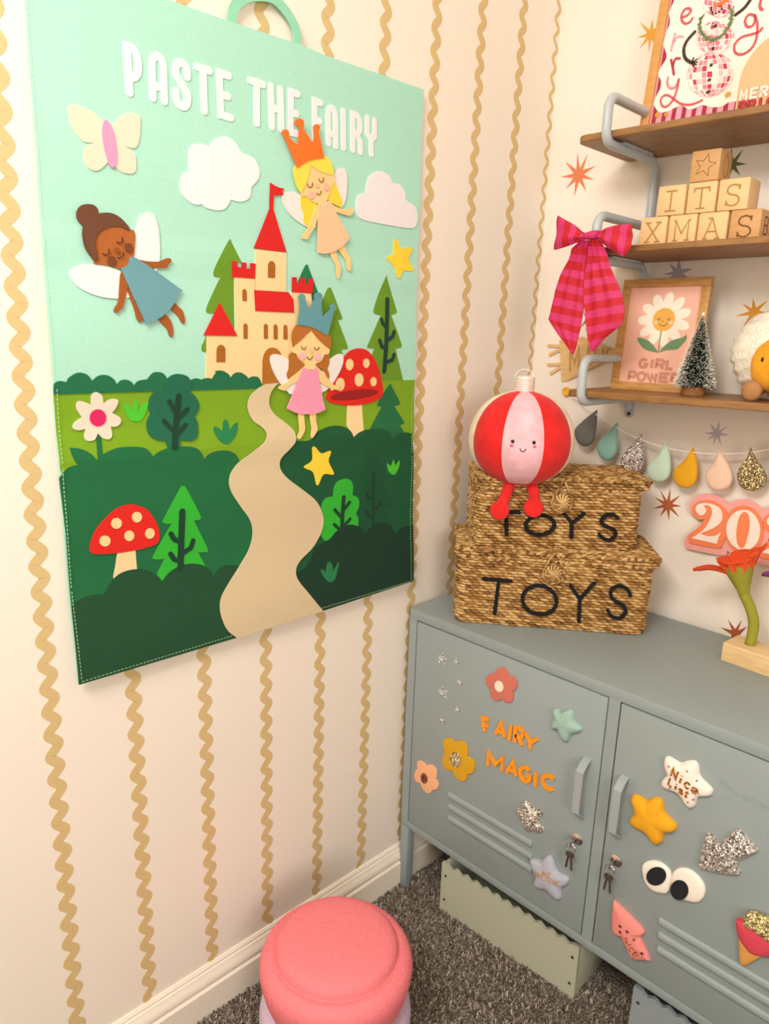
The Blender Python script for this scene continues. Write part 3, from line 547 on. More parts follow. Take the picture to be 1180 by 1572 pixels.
# ---- fairies
def fairy(name, label, parts, faces):
    allp = [q for p in parts for q in p[1]]
    zz = min(q[1] for q in allp); uu = sum(q[0] for q in allp)/len(allp)
    o = L @ Vector((uu, zz, W0)); t = thing(name, o, label, 'felt figure')
    for nm, pts, k, col in parts:
        g = G(warp=rip); w = W0+k*LAY; g.prism(L, sm(pts, 4), w-.0003, w+.0016)
        obj(nm, g, felt(col), t, smooth=0, label=None)
    k, strokes, col, blobs = faces
    w = W0+k*LAY+.0016
    g = G(warp=rip)
    for s in strokes: g.ribbon(L, smo(raw(s), 4), .0014, w, w+.0006)
    obj('embroidered_features', g, felt(col), t, smooth=0, label='closed eyes and smile')
    for nm, e, c in blobs:
        g = G(warp=rip).prism(L, ell3(*e, n=14), w, w+.0005); obj(nm, g, felt(c), t, smooth=0)
    return t
SK = '#a2581f'
fairy('fairy_figure', 'brown-haired bun fairy in teal dress, far left of wall hanging', [
  ('wing', [(-.9915,1.4664),(-1.0013,1.4613),(-1.0080,1.4497),(-1.0132,1.4322),(-1.0152,1.4164),(-1.0175,1.3990,1),(-1.0035,1.4002,1),(-.9860,1.3920,1),(-.9845,1.3849,1),(-.9786,1.3958),(-.9750,1.4282),(-.9762,1.4486),(-.9827,1.4636)], 2.2, '#f4efea'),
  ('wing', [(-1.1082,1.3751),(-1.1022,1.3830),(-1.0910,1.3874),(-1.0749,1.3889),(-1.0586,1.3887),(-1.0422,1.3846),(-1.0323,1.3806,1),(-1.0263,1.3637),(-1.0227,1.3488,1),(-1.0410,1.3455),(-1.0612,1.3460),(-1.0774,1.3490),(-1.0931,1.3550),(-1.1035,1.3635)], 2.2, '#f6f1ec'),
  ('leg', [(-.9854,1.3235,1),(-.9769,1.3288,1),(-.9705,1.3257),(-.9624,1.3159),(-.9602,1.3008),(-.9623,1.2939),(-.9661,1.2947),(-.9704,1.3056),(-.9776,1.3121)], 2.4, SK),
  ('leg', [(-.9672,1.3367,1),(-.9574,1.3455,1),(-.9491,1.3383),(-.9426,1.3319),(-.9401,1.3200),(-.9413,1.3140),(-.9452,1.3148),(-.9506,1.3239),(-.9580,1.3304)], 2.4, SK),
  ('body', [(-1.0256,1.3764,1),(-1.0330,1.3664,1),(-1.0208,1.3352),(-1.0172,1.3192),(-1.0131,1.3128,1),(-1.0001,1.3214,1),(-.9974,1.3784,1)], 2.4, SK),
  ('arm', [(-1.0139,1.4012,1),(-.9964,1.3995),(-.9783,1.4007),(-.9671,1.4057),(-.9606,1.4062),(-.9589,1.4023),(-.9638,1.3970),(-.9649,1.3933,1),(-.9788,1.3913),(-.9950,1.3910),(-1.0091,1.3934,1)], 3.3, SK),
  ('arm', [(-1.0355,1.3835,1),(-1.0256,1.3764,1),(-1.0282,1.3604),(-1.0334,1.3443),(-1.0374,1.3329),(-1.0410,1.3304),(-1.0464,1.3259),(-1.0506,1.3268),(-1.0494,1.3324),(-1.0439,1.3406),(-1.0413,1.3565),(-1.0385,1.3755)], 3.3, SK),
  ('head', [(-1.0749,1.3897,1),(-1.0740,1.4034),(-1.0724,1.4155),(-1.0659,1.4297),(-1.0523,1.4401),(-1.0389,1.4432),(-1.0289,1.4428),(-1.0223,1.4389),(-1.0154,1.4396),(-1.0130,1.4337),(-1.0147,1.4196),(-1.0173,1.4037),(-1.0196,1.3926),(-1.0267,1.3886),(-1.0387,1.3864),(-1.0520,1.3885),(-1.0619,1.3892)], 3.6, '#ad6026'),
  ('hair', [(-1.0869,1.4375,1),(-1.0892,1.4257),(-1.0871,1.4096),(-1.0806,1.3998),(-1.0746,1.3938),(-1.0700,1.3953),(-1.0710,1.4051),(-1.0725,1.4140),(-1.0693,1.4263),(-1.0608,1.4347),(-1.0490,1.4402),(-1.0356,1.4420),(-1.0265,1.4397),(-1.0240,1.4384,1),(-1.0205,1.4399),(-1.0253,1.4462),(-1.0350,1.4542),(-1.0463,1.4581),(-1.0578,1.4574),(-1.0655,1.4550,1),(-1.0656,1.4609),(-1.0709,1.4653),(-1.0795,1.4655),(-1.0883,1.4624),(-1.0942,1.4551),(-1.0951,1.4470),(-1.0914,1.4402)], 4.8, '#6b4129'),
  ('dress', [(-1.0156,1.4026),(-1.0265,1.3920),(-1.0371,1.3862,1),(-1.0059,1.3146),(-1.0033,1.3126),(-.9819,1.3212),(-.9625,1.3369),(-.9472,1.3602),(-.9470,1.3644)], 4.9, '#6b9ea8')],
  (4.4, [[(-1.0623,1.4040),(-1.0600,1.4022),(-1.0558,1.4030),(-1.0537,1.4058),(-1.0537,1.4104)], [(-1.0415,1.4211),(-1.0391,1.4198),(-1.0348,1.4213),(-1.0333,1.4245),(-1.0336,1.4280)], [(-1.0414,1.4003),(-1.0377,1.4003),(-1.0341,1.4037),(-1.0330,1.4077)]], '#4a1d10',
   [('cheek', [(-1.0250,1.4154),(-1.0191,1.4159),(-1.0253,1.4091)], '#754020'), ('cheek', [(-1.0500,1.3950),(-1.0436,1.3955),(-1.0504,1.3885)], '#754020'), ('nose', [(-1.0425,1.4099),(-1.0391,1.4102),(-1.0427,1.4062)], '#8a4a1e')]))
SK = '#fbd08c'
fairy('fairy_figure', 'blonde fairy with orange crown and peach dress, under the lettering', [
  ('wing', [(-.7579,1.5203),(-.7535,1.5251),(-.7399,1.5292),(-.7285,1.5286),(-.7146,1.5227,1),(-.6952,1.4794,1),(-.7047,1.4783),(-.7283,1.4862),(-.7467,1.4978),(-.7557,1.5104)], 2.4, '#efe6e2'),
  ('wing', [(-.6329,1.5822),(-.6428,1.5771),(-.6525,1.5632,1),(-.6471,1.5462,1),(-.6338,1.5173,1),(-.6238,1.5277),(-.6193,1.5502),(-.6194,1.5718),(-.6253,1.5816)], 2.4, '#efe6e2'),
  ('hair', [(-.7193,1.5290),(-.7203,1.5098),(-.7139,1.4984),(-.7148,1.4878),(-.7095,1.4813),(-.6975,1.4774),(-.6879,1.4784,1),(-.6860,1.5196,1),(-.6666,1.5274,1),(-.6466,1.5211),(-.6313,1.5177,1),(-.6316,1.5304),(-.6395,1.5437),(-.6461,1.5553),(-.6574,1.5624,1),(-.7055,1.5551,1)], 3.2, '#fcd63e'),
  ('leg', [(-.6576,1.4442,1),(-.6437,1.4483,1),(-.6356,1.4303),(-.6314,1.4193),(-.6336,1.4021),(-.6375,1.4000),(-.6402,1.4055),(-.6418,1.4204),(-.6497,1.4310)], 3.3, SK),
  ('leg', [(-.6374,1.4507,1),(-.6242,1.4613,1),(-.6177,1.4469),(-.6068,1.4346),(-.6076,1.4173),(-.6116,1.4148),(-.6157,1.4186),(-.6187,1.4317),(-.6294,1.4421)], 3.3, SK),
  ('arm', [(-.6823,1.5147,1),(-.6833,1.5004),(-.6927,1.4779),(-.7022,1.4662),(-.7045,1.4606),(-.7117,1.4584),(-.7188,1.4591),(-.7165,1.4647),(-.7071,1.4745),(-.6977,1.4933),(-.6884,1.5140,1)], 4.2, SK),
  ('arm', [(-.6617,1.5263,1),(-.6465,1.5175),(-.6261,1.5165),(-.6106,1.5199),(-.6053,1.5173),(-.6078,1.5114),(-.6142,1.5070),(-.6259,1.5074),(-.6489,1.5100,1)], 4.2, SK),
  ('head', [(-.7195,1.5598),(-.7221,1.5295),(-.7181,1.5243),(-.7104,1.5261),(-.7028,1.5205),(-.6908,1.5177),(-.6848,1.5179,1),(-.6847,1.5091,1),(-.6651,1.5116,1),(-.6654,1.5258),(-.6594,1.5373),(-.6571,1.5465),(-.6506,1.5564),(-.6521,1.5703),(-.6822,1.5864)], 4.3, '#fbcf90'),
  ('hair', [(-.7351,1.5675),(-.7359,1.5505),(-.7286,1.5346),(-.7221,1.5291,1),(-.7147,1.5400),(-.7067,1.5584),(-.7022,1.5759,1),(-.6939,1.5716),(-.6747,1.5673),(-.6526,1.5667,1),(-.6541,1.5788),(-.6629,1.5913),(-.6751,1.5945,1),(-.7058,1.5842,1)], 5.4, '#fddc52'),
  ('dress', [(-.6836,1.5163),(-.6851,1.4877),(-.6849,1.4393,1),(-.6701,1.4388),(-.6551,1.4420),(-.6322,1.4521),(-.6134,1.4699,1),(-.6253,1.4853),(-.6411,1.5019),(-.6515,1.5169),(-.6617,1.5254),(-.6689,1.5165),(-.6775,1.5154)], 5.2, '#fbc79c'),
  ('crown', [(-.7310,1.5657,1),(-.7513,1.5997,1),(-.7596,1.6109),(-.7601,1.6144),(-.7568,1.6178),(-.7495,1.6184),(-.7464,1.6137),(-.7469,1.6091),(-.7300,1.5994,1),(-.7267,1.6191),(-.7263,1.6274,1),(-.7335,1.6293),(-.7340,1.6358),(-.7257,1.6402),(-.7178,1.6385),(-.7166,1.6326),(-.7188,1.6264,1),(-.6979,1.6085,1),(-.6957,1.6198),(-.6957,1.6266,1),(-.6974,1.6330),(-.6924,1.6381),(-.6858,1.6386),(-.6836,1.6339),(-.6863,1.6275),(-.6826,1.6171,1),(-.6745,1.5903,1),(-.7057,1.5808)], 6.6, '#ff7322')],
  (5.0, [[(-.7089,1.5448),(-.7065,1.5409),(-.7018,1.5407),(-.6988,1.5437),(-.6983,1.5481)], [(-.6849,1.5565),(-.6822,1.5528),(-.6781,1.5523),(-.6750,1.5556),(-.6753,1.5597)], [(-.6898,1.5332),(-.6862,1.5316),(-.6826,1.5329),(-.6795,1.5381)]], '#8a5a28',
   [('cheek', [(-.7005,1.5284),(-.6941,1.5293),(-.7004,1.5226)], '#f8b8a8'), ('cheek', [(-.6682,1.5455),(-.6621,1.5464),(-.6681,1.5397)], '#f8b8a8'), ('nose', [(-.6881,1.5456),(-.6840,1.5462),(-.6880,1.5418)], '#fbc09a')]))
fairy('fairy_figure', 'brown-haired fairy with teal crown and pink dress, before the castle', [
  ('wing', [(-.7841,1.2634),(-.7796,1.2680),(-.7693,1.2685),(-.7555,1.2643),(-.7439,1.2578,1),(-.7247,1.2216,1),(-.7245,1.2025,1),(-.7414,1.2002,1),(-.7602,1.2169),(-.7763,1.2377),(-.7835,1.2543)], 3.9, '#f1eae6'),
  ('wing', [(-.6226,1.2632),(-.6254,1.2687),(-.6372,1.2687),(-.6527,1.2613,1),(-.6679,1.2516,1),(-.6773,1.2009,1),(-.6709,1.2006),(-.6517,1.2100),(-.6338,1.2315),(-.6236,1.2513)], 3.9, '#efe7e3'),
  ('hair', [(-.7415,1.2708),(-.7462,1.2615),(-.7467,1.2447),(-.7504,1.2354),(-.7473,1.2259,1),(-.7248,1.2407),(-.7127,1.2500,1),(-.6881,1.2498,1),(-.6677,1.2379),(-.6571,1.2200,1),(-.6552,1.2319),(-.6601,1.2437),(-.6564,1.2535),(-.6580,1.2710,1),(-.7008,1.2785,1)], 4.6, '#b56d23'),
  ('leg', [(-.7244,1.1695,1),(-.7116,1.1679,1),(-.7107,1.1491),(-.7118,1.1353),(-.7229,1.1219),(-.7285,1.1227),(-.7285,1.1276),(-.7230,1.1381)], 4.6, SK),
  ('leg', [(-.6996,1.1673,1),(-.6840,1.1675,1),(-.6843,1.1495),(-.6828,1.1354),(-.6941,1.1217),(-.6987,1.1234),(-.6968,1.1343),(-.6956,1.1402)], 4.6, SK),
  ('arm', [(-.7115,1.2491,1),(-.7077,1.2328,1),(-.7271,1.2236),(-.7414,1.2173),(-.7520,1.2119),(-.7532,1.2072),(-.7672,1.2105),(-.7672,1.2142),(-.7591,1.2178),(-.7509,1.2204),(-.7343,1.2332)], 5.6, SK),
  ('arm', [(-.6906,1.2508,1),(-.6754,1.2400),(-.6572,1.2240),(-.6466,1.2148),(-.6360,1.2135),(-.6302,1.2144),(-.6332,1.2054),(-.6438,1.2057),(-.6490,1.2035),(-.6543,1.2090),(-.6673,1.2144),(-.6878,1.2266,1)], 5.6, SK),
  ('head', [(-.7011,1.3124,1),(-.7323,1.3079),(-.7428,1.2893),(-.7427,1.2764),(-.7387,1.2712),(-.7321,1.2699,1),(-.7249,1.2596),(-.7127,1.2519),(-.7132,1.2424,1),(-.6875,1.2421,1),(-.6886,1.2518),(-.6756,1.2575),(-.6695,1.2687,1),(-.6606,1.2691),(-.6576,1.2768),(-.6585,1.2942),(-.6689,1.3093)], 5.6, '#fcd493'),
  ('hair', [(-.7323,1.3180,1),(-.7405,1.3077),(-.7428,1.2930),(-.7411,1.2810,1),(-.7203,1.2952),(-.7011,1.3105,1),(-.6837,1.2938),(-.6582,1.2774,1),(-.6558,1.2904),(-.6586,1.3019,1),(-.6663,1.3056,1),(-.6988,1.3180,1)], 6.7, '#b56d23'),
  ('dress', [(-.7139,1.2453),(-.7199,1.2406),(-.7318,1.2142),(-.7504,1.1766,1),(-.7316,1.1680),(-.7071,1.1641),(-.6819,1.1648),(-.6635,1.1708,1),(-.6722,1.1967),(-.6802,1.2245),(-.6868,1.2469),(-.6955,1.2418),(-.7066,1.2420)], 6.6, '#f49cb8'),
  ('crown', [(-.7316,1.3180,1),(-.7263,1.3447),(-.7264,1.3575,1),(-.7274,1.3646),(-.7220,1.3695),(-.7149,1.3671),(-.7141,1.3608,1),(-.7087,1.3427,1),(-.6932,1.3624,1),(-.6940,1.3691),(-.6860,1.3738),(-.6774,1.3710),(-.6767,1.3617),(-.6796,1.3560,1),(-.6763,1.3337,1),(-.6582,1.3466,1),(-.6595,1.3513),(-.6533,1.3553),(-.6463,1.3528),(-.6462,1.3471),(-.6505,1.3432,1),(-.6657,1.3008,1),(-.6987,1.3143)], 7.9, '#6099a2')],
  (6.4, [[(-.7225,1.2822),(-.7196,1.2781),(-.7153,1.2776),(-.7126,1.2814)], [(-.6938,1.2806),(-.6908,1.2768),(-.6859,1.2772),(-.6832,1.2810)], [(-.7091,1.2644),(-.7059,1.2606),(-.7017,1.2606),(-.6969,1.2650)]], '#7a4a20',
   [('cheek', [(-.7200,1.2657),(-.7128,1.2657),(-.7200,1.2593)], '#f6b9c4'), ('cheek', [(-.6849,1.2644),(-.6779,1.2644),(-.6848,1.2582)], '#f6b9c4'), ('nose', [(-.7006,1.2745),(-.6967,1.2745),(-.7006,1.2707)], '#f7b9a8')]))

# ================================================================ WALL SHELF UNIT
OAK = mat('#9f7142', .45, 'wood', h2='#835a30')
OAKL = mat('#cf9c58', .5, 'wood', h2='#b98243', scale=1.5)
STEEL = mat('#b9c0c2', .35, 'metalpaint')
sh = thing('wall_shelf', (.55, -.1, 1.2), 'three-tier oak wall shelf on pale grey bent-tube bracket', 'shelf')
TOPS = {'low': (1.209, .018, .230), 'mid': (1.4815, .012, .355), 'top': (1.685, -.005, .21)}
def ztop(k, x): a = TOPS[k]; return a[0]+a[1]*(x-a[2])
for k, th, lab in (('low', .0135, 'lowest board'), ('mid', .0115, 'middle board'), ('top', .0125, 'top board')):
    xl = {'low': .222, 'mid': .206, 'top': .196}[k]; r = .022
    out = [(xl, -.003), (xl, -.207+r)]+[(xl+r-r*cos(a*pi/12), -.207+r-r*sin(a*pi/12)) for a in range(1, 6)]+[(xl+r, -.207), (1.0, -.207), (1.0, -.003)]
    g = G().prism(Matrix(), out, -th, 0)
    g.v = [Vector((v.x, v.y, v.z+ztop(k, v.x))) for v in g.v]
    obj('shelf_board', g, OAK, sh, label=lab, smooth=30, bevel=.002)
def bend(P, r=.022, n=6):
    out = [P[0]]
    for i in range(1, len(P)-1):
        a, b, c = Vector(P[i-1]), Vector(P[i]), Vector(P[i+1]); u = (a-b).normalized(); w = (c-b).normalized()
        s = b+u*r; e = b+w*r; o = s+e-b
        for j in range(n+1):
            t = j/n*pi/2; out.append(tuple(o+(s-o)*cos(t)+(e-o)*sin(t)))
    out.append(P[-1]); return out
for X in (.265, .88):
    zl = ztop('low', X)-.0135-.0088; zm = ztop('mid', X)-.0115-.0088; zt = ztop('top', X)-.0125-.0088
    path = [(X, -.004, zt+.078), (X, -.2165, zt+.078), (X, -.2165, zt), (X, -.0115, zt), (X, -.0115, 1.538), (X, -.2165, 1.538), (X, -.2165, zm), (X, -.0115, zm), (X, -.0115, 1.272), (X, -.2165, 1.272), (X, -.2165, zl), (X, -.0115, zl), (X, -.0115, 1.165)]
    br = obj('bracket', G().tube(bend(path), .0088, seg=14), STEEL, sh, label='pale grey tube bracket')
    g = G()
    g.prism(Rw, [(X-.009, 1.165), (X-.009, 1.153)]+[(X-.009*cos(a*pi/6), 1.153-.009*sin(a*pi/6)) for a in range(1, 6)]+[(X+.009, 1.153), (X+.009, 1.175), (X-.009, 1.175)], .0, .006)
    obj('wall_tab', g, STEEL, sh, label='flattened tube end screwed to the wall')
    for z in (zt, zm, zl): obj('mounting_plate', G().box((X-.013, -.165, z+.0035), (X+.013, -.05, z+.0085), bev=.001), STEEL, sh)
    g = G(); g.lathe([(.0001, .001), (.0042, .001), (.0042, 0)], Rw @ Matrix.Translation((X, 1.153, .006)), seg=12)
    for z in (zt, zm, zl):
        for y in (-.152, -.063): obj('screw', G().lathe([(.0001, -.0012), (.005, -.0012), (.005, 0)], Matrix.Translation((X+.004, y, z+.0035)), seg=12), mat('#4a4642', .4, metal=.8), sh)
    obj('screw', g, mat('#4a4642', .4, metal=.8), sh)

# ================================================================ STAR STICKERS AND PENNANT ON THE RIGHT WALL
def sticker(c, tips, col, label):
    g = G().prism(Rw, burst(c, tips, .30), 0, .0006)
    obj('star_sticker', g, mat(col, .7), smooth=0, label=label, cat='sticker')
sticker([(.0803,1.6609)], [(.0728,1.7072),(.0985,1.7011),(.1204,1.6745),(.1201,1.6473),(.1042,1.6246),(.0742,1.6164),(.0507,1.6352),(.0345,1.6618),(.0430,1.6930)], '#e58155', 'orange ten-point starburst sticker left of the shelf, above the bow')
sticker([(.2177,1.9071)], [(.1908,1.9353),(.1885,1.9082),(.1958,1.8865),(.2172,1.8756),(.2338,1.8769),(.2454,1.8870),(.2471,1.9022),(.2375,1.9199),(.2173,1.9339)], '#e8a83c', 'yellow starburst sticker half hidden by the large framed print')
sticker([(.4143,1.6432)], [(.4084,1.6738),(.4311,1.6674),(.4419,1.6407),(.4325,1.6215),(.4093,1.6143),(.3959,1.6313),(.3905,1.6464),(.3947,1.6634)], '#5f6b3c', 'olive green starburst sticker beside the top wooden block')
sticker([(.3344,1.4464)], [(.3321,1.4824),(.3645,1.4552),(.3687,1.4301),(.3487,1.4110),(.3256,1.4113),(.3064,1.4274),(.3031,1.4460),(.3127,1.4673)], '#b4aab4', 'grey starburst sticker above the framed daisy print')
sticker([(.4948,1.3709)], [(.4891,1.3970),(.5152,1.3923),(.4709,1.3870),(.4605,1.3635),(.4769,1.3402),(.4960,1.3415),(.5144,1.3511),(.5220,1.3696)], '#e09a2c', 'yellow starburst sticker behind the egg plush')
sticker([(.4571,1.1318)], [(.4603,1.1569),(.4775,1.1500),(.4832,1.1318),(.4694,1.1097),(.4539,1.1060),(.4402,1.1166),(.4302,1.1294),(.4425,1.1497)], '#beb4be', 'mauve starburst sticker below the lowest shelf board')
sticker([(.3760,.9659)], [(.3767,1.0044),(.4002,.9925),(.4059,.9695),(.4039,.9453),(.3830,.9326),(.3617,.9371),(.3451,.9527),(.3442,.9777),(.3541,.9960)], '#b5602e', 'rust starburst sticker between basket and number sign')
sticker([(.5532,.7252)], [(.5346,.7500),(.5612,.7583),(.5225,.7286),(.5731,.7472),(.5450,.6978),(.5680,.7057)], '#a8522a', 'rust starburst sticker low down behind the flower block')
sticker([(.1399,1.3531)], [(.1256,1.3676),(.1220,1.3343),(.1357,1.3258),(.1564,1.3347),(.1630,1.3597),(.1519,1.3740),(.1371,1.3781)], '#7d8450', 'olive starburst sticker glimpsed between the bow tails')
WD = mat('#e6c184', .6, 'wood', h2='#dcb478', scale=1.2)
pn = thing('wooden_pennant', (.1, -.005, 1.22), 'pale wooden pennant sign lettered MAGIC, behind the red bow', 'sign')
obj('board', G().prism(Rw, raw([(.0720,1.3040),(.0877,1.2102),(.1059,1.2137),(.1804,1.2536),(.2373,1.2831),(.1289,1.3139)]), .001, .006), WD, pn, smooth=0)
obj('front_layer', G().prism(Rw, raw([(.0931,1.2975),(.1028,1.2161),(.1080,1.2176),(.1782,1.2556),(.2316,1.2828),(.1298,1.3060)]), .006, .008), WD, pn, smooth=0)
for a in ([(.0405,1.2909),(.0756,1.2904)], [(.0461,1.2688),(.0784,1.2841)], [(.0439,1.2463),(.0831,1.2494)], [(.0538,1.2253),(.0857,1.2459)]):
    obj('tail', G().ribbon(Rw, a, .0068, .001, .005, rnd=False), WD, pn, smooth=0)
for ch, fr, wd in zip('MAGIC', ([(.1092,1.2362),(.1053,1.2825),(.1315,1.2440)], [(.1480,1.2450),(.1456,1.2932),(.1603,1.2529)], [(.1672,1.2639),(.1666,1.2869),(.1789,1.2663)], [(.1855,1.2702),(.1842,1.2894),(.1922,1.2714)], [(.1979,1.2734),(.1961,1.2891),(.2074,1.2756)]), (.0048, .003, .0028, .0028, .0022)):
    obj('letter', glyph(G(), Rw, ch, fr, wd, .008, .0098), mat('#c39a5e', .6), pn, smooth=0)

# ================================================================ ITEMS ON THE TOP BOARD
def FR(M, x0, y0, x1, y1, wd, dep, name, m, parent):
    for nm, a, b in (('top', (x0, y1-wd), (x1, y1)), ('bottom', (x0, y0), (x1, y0+wd)), ('left', (x0, y0+wd), (x0+wd, y1-wd)), ('right', (x1-wd, y0+wd), (x1, y1-wd))):
        obj('frame_bar', G().box((a[0], a[1], -dep), (b[0], b[1], 0), M=M, bev=.0006), m, parent)
M = PL['M']
mf = thing('framed_print', M @ Vector((.15, 0, 0)), 'large framed MERRY print of a mirror-tiled snowman on the top board', 'picture')
FR(M, 0, 0, .31, .40, .018, .02, 'frame', mat('#d8a05a', .5, 'wood', h2='#cf9550'), mf)
PK = ['#f7a9b5', '#f9c3c6', '#fbd9d2', '#ee7f92', '#fdeade', '#c93750', '#f4919f']
pm = {c: flat(c) for c in PK+['#fff6e6', '#a82c3f', '#efa6bb', '#3f2f22', '#ef7a2c', '#7d8a5c', '#e9a43a', '#d65c64', '#b83a4c', '#e58a98']}
g = G(); g.face(M, [(.018, .018), (.292, .018), (.292, .382), (.018, .382)], -.006, pm['#efa6bb'])
for i in range(14):
    x = .021+i*.0195; g.face(M, [(x, .018), (x+.0085, .018), (x+.0085, .382), (x, .382)], -.0057, pm['#a82c3f'])
wav = ([(.0089,.2691),(.0096,.2457),(.0193,.2336),(.0235,.2229),(.0239,.2092),(.0155,.1936),(.0163,.1837),(.0232,.1704),(.0301,.1532),(.0217,.1373),(.0183,.1261),(.0264,.1127),(.0279,.0985),(.0218,.0837),(.0206,.0699),(.0352,.0538),(.0529,.0535),(.0651,.0573),(.0776,.0591),(.0920,.0498),(.1045,.0496),(.1161,.0533),(.1379,.0454),(.1559,.0445),(.1649,.0486),(.1843,.0480)])
wav = smo(raw(wav), 3)
g.face(M, [q for q in wav if q[0] > .018 and q[1] > .018]+[(.25, .045), (.28, .08), (.272, .15), (.285, .22), (.275, .3), (.283, .36), (.26, .376), (.14, .376), (.06, .37)], -.0054, pm['#fff6e6'])
rr = random.Random(8)
def discoball(c, a, b, nlon, nlat, w):
    c, a, b = [Vector(q[:2]) for q in (c, a, b)]; ex = (a-c); ey = (b-c)
    g.face(M, [tuple(c+ex*cos(2*pi*i/28)+ey*sin(2*pi*i/28)) for i in range(28)], w, pm['#fff6e6'])
    for i in range(nlat):
        for j in range(nlon):
            q = []
            for (s, t) in ((.06, .06), (.94, .06), (.94, .94), (.06, .94)):
                la = -pi/2+pi*(i+t)/nlat; lo = -pi/2+pi*(j+s)/nlon
                q.append(tuple(c+ex*(cos(la)*sin(lo))+ey*sin(la)))
            edge = abs(j-(nlon-1)/2)/(nlon/2)
            pal = PK[:3]+PK[4:5]+['#fdeade', '#fbd9d2'] if edge > .65 else PK
            g.face(M, q, w+.0001, pm[rr.choice(pal)])
discoball(*[(.1126,.2251),(.1455,.2112),(.1160,.2020)], 10, 7, -.0050)
discoball(*[(.1185,.1680),(.1556,.1632),(.1253,.1376)], 12, 9, -.0047)
discoball(*[(.1216,.1046),(.1659,.1004),(.1283,.0641)], 13, 11, -.0044)
ft = lambda p, wd, c, w=-.0038: g.ribbon(M, smo(raw(p), 4), wd, w, w+.0001, pm[c])
ft([(.0785,.1867),(.0663,.1743),(.0628,.1597),(.0691,.1430),(.0826,.1325)], .0058, '#3f2f22')
for f_ in ([(.0826,.1325),(.0922,.1362)], [(.0826,.1325),(.0942,.1310)], [(.0826,.1325),(.0930,.1265)], [(.0826,.1325),(.0894,.1238)], [(.0826,.1325),(.0852,.1405)]): ft(f_, .0028, '#3f2f22')
ft([(.1724,.2187),(.1635,.2066),(.1499,.1983)], .0056, '#3f2f22')
ft([(.1099,.2239),(.1195,.2251),(.1287,.2283)], .0065, '#ef7a2c')
for c_ in ([(.1023,.2218)], [(.1032,.2173)], [(.1064,.2128)], [(.1126,.2099)], [(.1183,.2111)], [(.1224,.2152)]): g.face(M, ell(c_[0][:2], .0022, .0022, 8), -.0037, pm['#3f2f22'])
for c_ in ([(.1163,.1881)], [(.1192,.1488)], [(.1216,.1202)], [(.1229,.0947)], [(.1239,.0733)]):
    q = c_[0]; g.face(M, burst([q], [(q[0]+.0045*cos(a*pi/4), q[1]+.0045*sin(a*pi/4)) for a in range(8)], .5), -.0036, pm['#3f2f22'])
wp = smo(raw([(.0865,.2093),(.0863,.1943),(.0968,.1768),(.1130,.1655),(.1268,.1661),(.1386,.1763),(.1434,.1916),(.1412,.2086)]), 5)
for i, q in enumerate(wp):
    for s in (-1, 1):
        g.ribbon(M, [(q[0], q[1]), (q[0]+rr.uniform(.002, .005)*s, q[1]+rr.uniform(-.005, .005))], .0018, -.0034, -.0033, pm['#7d8a5c'])
g.ribbon(M, wp, .0042, -.0035, -.0034, pm['#7d8a5c'])
ft([(.0490,.2189),(.0576,.2202),(.0638,.2263),(.0584,.2323),(.0502,.2316),(.0466,.2229),(.0496,.2126),(.0571,.2060),(.0653,.2069),(.0695,.2125)], .0042, '#d65c64')
ft([(.0399,.1928),(.0386,.1806),(.0375,.1633)], .0042, '#efa6bb'); ft([(.0398,.1774),(.0462,.1856),(.0566,.1832)], .0038, '#efa6bb')
ft([(.0408,.1461),(.0467,.1322),(.0514,.1185)], .0046, '#b83a4c'); ft([(.0463,.1342),(.0494,.1462),(.0582,.1449)], .0042, '#b83a4c')
ft([(.0409,.1148),(.0410,.1049),(.0483,.0947),(.0571,.0940),(.0620,.1018),(.0633,.1074)], .0042, '#e58a98'); ft([(.0633,.1074),(.0632,.0899),(.0582,.0713),(.0470,.0614),(.0367,.0671),(.0339,.0786),(.0428,.0835),(.0574,.0753),(.0748,.0625),(.0926,.0574),(.1070,.0584),(.1157,.0611)], .0038, '#d65c64')
ft([(.1836,.1890),(.1736,.1929),(.1688,.1836),(.1746,.1729),(.1832,.1721),(.1864,.1794),(.1846,.1888)], .0042, '#d65c64'); ft([(.1846,.1888),(.1919,.1727),(.1947,.1505),(.1902,.1353),(.1767,.1274),(.1624,.1323),(.1579,.1462),(.1673,.1568),(.1859,.1580),(.1968,.1590),(.2013,.1642)], .0042, '#d65c64')
ft([(.1902,.2122),(.1901,.2016),(.1957,.1952)], .0046, '#d65c64')
for c_, s_ in (([(.1622,.0625)], .0075), ([(.0317,.0490)], .0075), ([(.0497,.0471)], .006)):
    q = c_[0]; g.face(M, burst([q], [(q[0]+s_*cos(a*pi/4+.3), q[1]+s_*sin(a*pi/4+.3)) for a in range(8)], .4), -.0036, pm['#e9a43a'])
obj('print', g, None, mf, smooth=0)
A = PL['A']
ap = thing('arch_plaque', A @ Vector((.07, 0, -.003)), 'peach arch-shaped plaque lettered MERRY BRIGHT at the right of the top board', 'sign')
def archp(w, r, h): return [(.071-w, -.0005), (.071+w, -.0005), (.071+w, h)]+[(.071+w*cos(a*pi/16), h+r*sin(a*pi/16)) for a in range(1, 16)]+[(.071-w, h)]
PE = mat('#ecb787', .6, 'paint')
obj('backboard', G().prism(A, archp(.071, .071, .062), -.006, 0), PE, ap, smooth=30)
obj('front_layer', G().prism(A, archp(.063, .063, .062), 0, .0012), PE, ap, smooth=30)
fm = [(.0075,.0348),(.0063,.0511),(.0185,.0352)]
